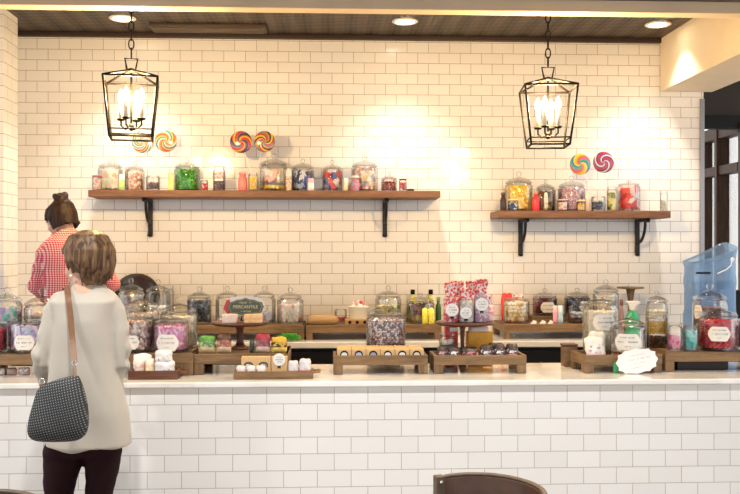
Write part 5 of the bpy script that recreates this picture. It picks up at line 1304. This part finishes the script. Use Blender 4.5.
# strap laid over the cardigan's shoulder
bpy.context.view_layer.update()
dg = bpy.context.evaluated_depsgraph_get()
bv, bp_ = [], []
for o_ in root.children:
    if o_.name.startswith(('cardigan', 'collar', 'body')):
        me_ = o_.evaluated_get(dg).to_mesh(); k0 = len(bv)
        bv += [o_.matrix_world @ v.co for v in me_.vertices]; bp_ += [tuple(i+k0 for i in p.vertices) for p in me_.polygons]
bvh = BVHTree.FromPolygons(bv, bp_)
ctrl = [at(74.5, 362, 3.50)[0], at(72.5, 340, 3.56)[0], at(70.5, 315, 3.585)[0], at(68.5, 298, 3.60)[0], at(67.5, 289.5, 3.66)[0], at(66, 286.5, 3.715)[0], at(64.5, 289, 3.79)[0], at(64, 305, 3.84)[0], at(68, 340, 3.86)[0], at(69, 372, 3.86)[0], at(66, 398, 3.865)[0], at(56, 408, 3.84)[0], at(46.5, 408, 3.75)[0], at(43.5, 404, 3.64)[0], at(42.5, 394, 3.53)[0], at(42, 384, 3.47)[0]]
pts = []
for i in range(len(ctrl)-1):
    for k in range(5): pts.append(ctrl[i].lerp(ctrl[i+1], k/5))
pts.append(ctrl[-1])
for it in range(4):
    for i, p in enumerate(pts):
        loc, nrm, fi, d = bvh.find_nearest(p)
        inside = (p-loc).dot(nrm) < 0
        if inside or d < .009: pts[i] = loc+nrm*.0095
    pts = [pts[0]]+[(pts[i-1]+pts[i]*2+pts[i+1])/4 for i in range(1, len(pts)-1)]+[pts[-1]]
for i, p in enumerate(pts):
    loc, nrm, fi, d = bvh.find_nearest(p)
    if (p-loc).dot(nrm) < 0 or d < .008: pts[i] = loc+nrm*.0085
vs = []; fs = []
for i, p in enumerate(pts):
    t_ = (pts[min(i+1, len(pts)-1)]-pts[max(i-1, 0)]).normalized(); loc, nrm, fi, d = bvh.find_nearest(p)
    n_ = (nrm-t_*nrm.dot(t_)).normalized(); sd = t_.cross(n_).normalized()
    for a, c in ((-.011, -.002), (.011, -.002), (.011, .002), (-.011, .002)): vs.append(p+sd*a+n_*c-bo)
for i in range(len(pts)-1):
    for k in range(4): k2 = (k+1) % 4; fs.append((i*4+k, i*4+k2, i*4+4+k2, i*4+4+k))
fs += [(3, 2, 1, 0), tuple(len(vs)-4+k for k in range(4))]
obj('strap', G().add(vs, fs, 0, False), LEATH, bt)
for px, y0, y1, dd in ((74.5, 362, 377, .025), (42, 380, 389, .0)):
    a, c = at(px, y0, YB_+dd)[0]-bo, at(px+.6, y1, YB_)[0]-bo
    ring_ = [((a.x+.009*math.cos(2*PI*i/14)), a.y, a.z-.006+.011*math.sin(2*PI*i/14)) for i in range(15)]
    obj('strap_ring', G().tube(ring_, .0022, 6, rnd=False), STEEL, bt)
    obj('strap_tab', G().tube([Vector((a.x, a.y, a.z-.017)), Vector((c.x, c.y, c.z))], .006, 8, flat=.5), LEATH, bt)

# ---------------------------------------------------------------- assistant in the checked shirt
YE = 5.15; qe = YE/F
def Wd(px, py, dy=0): return at(px, py, YE+dy)[0]
fz = .1195
root2 = thing('person', 'person with a dark hair bun and red checked shirt working behind the counter', 'person', (Wd(75, 300).x, YE, fz))
TE = [(231, 56, 78, .058), (236, 50, 87, .075), (242, 45, 97, .092), (252, 43, 101, .108), (275, 45, 101, .115), (310, 48, 100, .112), (350, 50, 99, .118), (375, 49, 100, .122)]
def te(inset=0): return [(Wd((a+b_)/2, y).x, YE+.03*(y < 240), Wd(70, y).z, (b_-a)/2*qe-inset, d-inset) for y, a, b_, d in TE]
g = G()
ho = Vector((Wd(57.3, 219).x, YE+.055, Wd(57, 219).z+.0))
hp2 = head_into(g, ho, math.radians(60), math.radians(24), .84)
nk = Wd(65, 234, .03)
g.tube([hp2((0, -.02, -.06)), nk, nk+Vector((.02, -.02, -.07))], [.046, .048, .055], 18)
g.loft(list(reversed(te(.014)[1:])), 36)
s1, e1, w1 = Wd(46, 249), Wd(36.5, 289, .04), Wd(58, 303, .26)
s2, e2, w2_ = Wd(99, 249), Wd(112, 287, .05), Wd(86, 303, .27)
for s_, e_, w_ in ((s1, e1, w1), (s2, e2, w2_)): g.tube([s_, e_, w_], [.040, .034, .025], 14)
hand_into(g, w1, (.75, .6, -.1), (.2, -.1, -1), (.3, 1, 0), .6, .93)
hand_into(g, w2_, (-.7, .65, -.1), (-.2, -.1, -1), (-.3, 1, 0), .6, .93)
for sx in (-1, 1):
    x0 = Wd(74.5, 380).x+sx*.085
    g.tube([Vector((x0, YE, .95)), Vector((x0, YE+.01, .60)), Vector((x0, YE-.01, .45)), Vector((x0, YE-.01, .22))], [.082, .055, .050, .036], 18)
    g.tube([Vector((x0, YE-.03, .168)), Vector((x0+sx*.01, YE+.05, .158)), Vector((x0+sx*.02, YE+.12, .150))], [.032, .032, .022], 12)
rel(g, root2.location); mobj('body', fuse(g, .006, 3), [SKIN], root2)
g = G(); g.loft(list(reversed(te())), 40, p=2.4)
for s_, e_, w_, sg in ((s1, e1, w1, 1), (s2, e2, w2_, -1)):
    g.tube([s_+Vector((sg*.02, 0, .008)), s_+Vector((0, 0, -.03)), e_, e_+(w_-e_)*.45], [.052, .056, .050, .045], 18)
rel(g, root2.location); me = fuse(g, .009, 6)
wrinkle(me, lambda c: .006*noise.noise(Vector((c.x*10, c.y*8, c.z*12)))+.004*math.sin(c.z*60+c.x*25)*(abs(c.x) > .17))
SHIRT = check_mat('red_check_cloth', (.55,.025,.05), (.84,.66,.64), (.69,.18,.21), .0125)
shirt = mobj('shirt', me, [SHIRT], root2)
cn = Wd(66.5, 232.5, .03)
cg = G().loft([(cn.x+.006, cn.y-.005, cn.z-.026, .070, .066), (cn.x, cn.y, cn.z-.002, .060, .058), (cn.x-.004, cn.y+.003, cn.z+.017, .056, .054), (cn.x-.004, cn.y+.003, cn.z+.010, .051, .049)], 36, p=2.1, cap=False)
obj('collar', rel(cg, root2.location), SHIRT, root2)
g = G()
for sx in (-1, 1):
    x0 = Wd(74.5, 380).x+sx*.085
    g.tube([Vector((x0, YE, .97)), Vector((x0, YE+.01, .60)), Vector((x0, YE-.01, .45)), Vector((x0, YE-.01, .22))], [.092, .066, .060, .05], 18)
g.loft([(Wd(74.5, 380).x, YE, .90, .15, .11), (Wd(74.5, 380).x, YE, 1.0, .15, .11)], 28)
mobj('trousers', fuse(rel(g, root2.location), .012, 4), [mat('dark_denim', (.03,.035,.06), .8)], root2)
for sx in (-1, 1):
    x0 = Wd(74.5, 380).x+sx*.085
    g = G().loft([(x0+sx*.01, YE+.03, fz+.001, .043, .125), (x0+sx*.01, YE+.03, fz+.02, .045, .128), (x0+sx*.008, YE+.025, fz+.05, .043, .112), (x0, YE-.012, fz+.088, .044, .055)], 28)
    obj('shoe', rel(g, root2.location), mat('black_leather', (.02,.018,.018), .4), root2, sub=1)
locks = []
for i in range(46):
    an = math.radians(150+i*240/46+rd.uniform(-3, 3)); ca, sa = math.cos(an), math.sin(an)
    if i > 40: an = math.radians(rd.uniform(60, 130)); ca, sa = math.cos(an), math.sin(an)
    z0_ = -.075 if sa < .2 else .02
    pts = [(.088*ca, .098*sa-.012, z0_), (.094*ca, .104*sa-.014, .01+.02*(sa > .2)), (.080*ca, .090*sa-.022, .07), (.035*ca, .04*sa-.05, .112)]
    locks.append((pts, [.005, .011, .012, .010]))
for k in range(8):
    a0 = 2*PI*k/8; pts = []
    for j in range(7):
        an = a0+j*.55; pts.append((.037*math.cos(an), -.066+.034*math.sin(an), .138+.022*math.sin(j*.5+k)))
    locks.append((pts, [.010, .014, .016, .016, .015, .013, .008]))
for k in range(3): locks.append(([(.06-.06*k, -.098, -.06), (.06-.055*k, -.11, -.09), (.055-.05*k, -.112, -.12)], [.004, .003, .0015]))
hair(hp2, root2, locks, hair_mat('dark_brown_hair', (.012,.007,.006), (.042,.021,.014)), [((0, -.016, .026), (.083, .098, .090)), ((0, -.062, .140), (.036, .034, .028))], 4, root2.location, .0055)
face_bits(hp2, root2, root2.location, mat('brown_iris', (.08,.04,.02), .2))

# ================================================================== CHAIRS
CHW = mat('dark_brown_leather', (.075,.035,.022), .38, noise_amt=.25, noise_scale=14)
CHE = mat('worn_wood_edge', (.11,.075,.05), .5, noise_amt=.2, noise_scale=25)
def tub_chair(label, cx, cy, a0, a1, top):
    t = thing('tub_chair', label, 'chair', (cx, cy, 0)); R = .215; th = .022; zb_ = top-.34; n = 30
    g = G(); vs = []; fs = []
    for i in range(n+1):
        a = a0+(a1-a0)*i/n; d = abs(i/n-.5)*2; zt_ = top-.012*d**3
        for r_, z_ in ((R, zb_), (R+.02, zt_), (R+.02+th, zt_), (R+th, zb_)): vs.append((r_*math.cos(a), r_*math.sin(a), z_))
    for i in range(n):
        for k in range(4): k2 = (k+1) % 4; fs.append((i*4+k, i*4+k2, i*4+4+k2, i*4+4+k))
    fs += [(3, 2, 1, 0), tuple(n*4+k for k in range(4))]
    obj('backrest', g.add(vs, fs, 0, False), CHW, t, bevel=.004)
    obj('top_rail', G().tube([((R+.031)*math.cos(a0+(a1-a0)*i/n), (R+.031)*math.sin(a0+(a1-a0)*i/n), top+.004-.012*(abs(i/n-.5)*2)**3) for i in range(n+1)], .010, 8, flat=.7), CHE, t)
    for a, sg in ((a0, -1), (a1, 1)):
        e = a+sg*.055; px, py = (R+.026)*math.cos(e), (R+.026)*math.sin(e)
        po = obj('post', G().box((px, py, (top+.0+.43)/2), (.034, .034, top-.43), 0, Euler((0, 0, e))), CHE, t, bevel=.004)
        ix, iy = (R+.006)*math.cos(e), (R+.006)*math.sin(e)
        obj('rivet', G().ell((ix, iy, top-.02), (.007, .007, .007), seg=12, rings=8), STEEL, po)
    obj('seat', G().lathe([(0, .43), (.195, .43), (.208, .44), (.204, .462), (.17, .475), (0, .478)], 40), CHW, t)
    for k in range(4):
        a = (a0+a1)/2+PI/4+k*PI/2
        obj('leg', G().tube([(.16*math.cos(a), .16*math.sin(a), .43), (.20*math.cos(a), .20*math.sin(a), .012)], [.018, .013], 10), CHE, t)
    return t
tub_chair('dark brown leather tub chair standing before the counter, its back fully in view', .465, 2.95, math.radians(-42), math.radians(104), .80)
tub_chair('dark tub chair behind the woman, only the top of its back showing', -1.10, 2.735, math.radians(20), math.radians(174), .813)
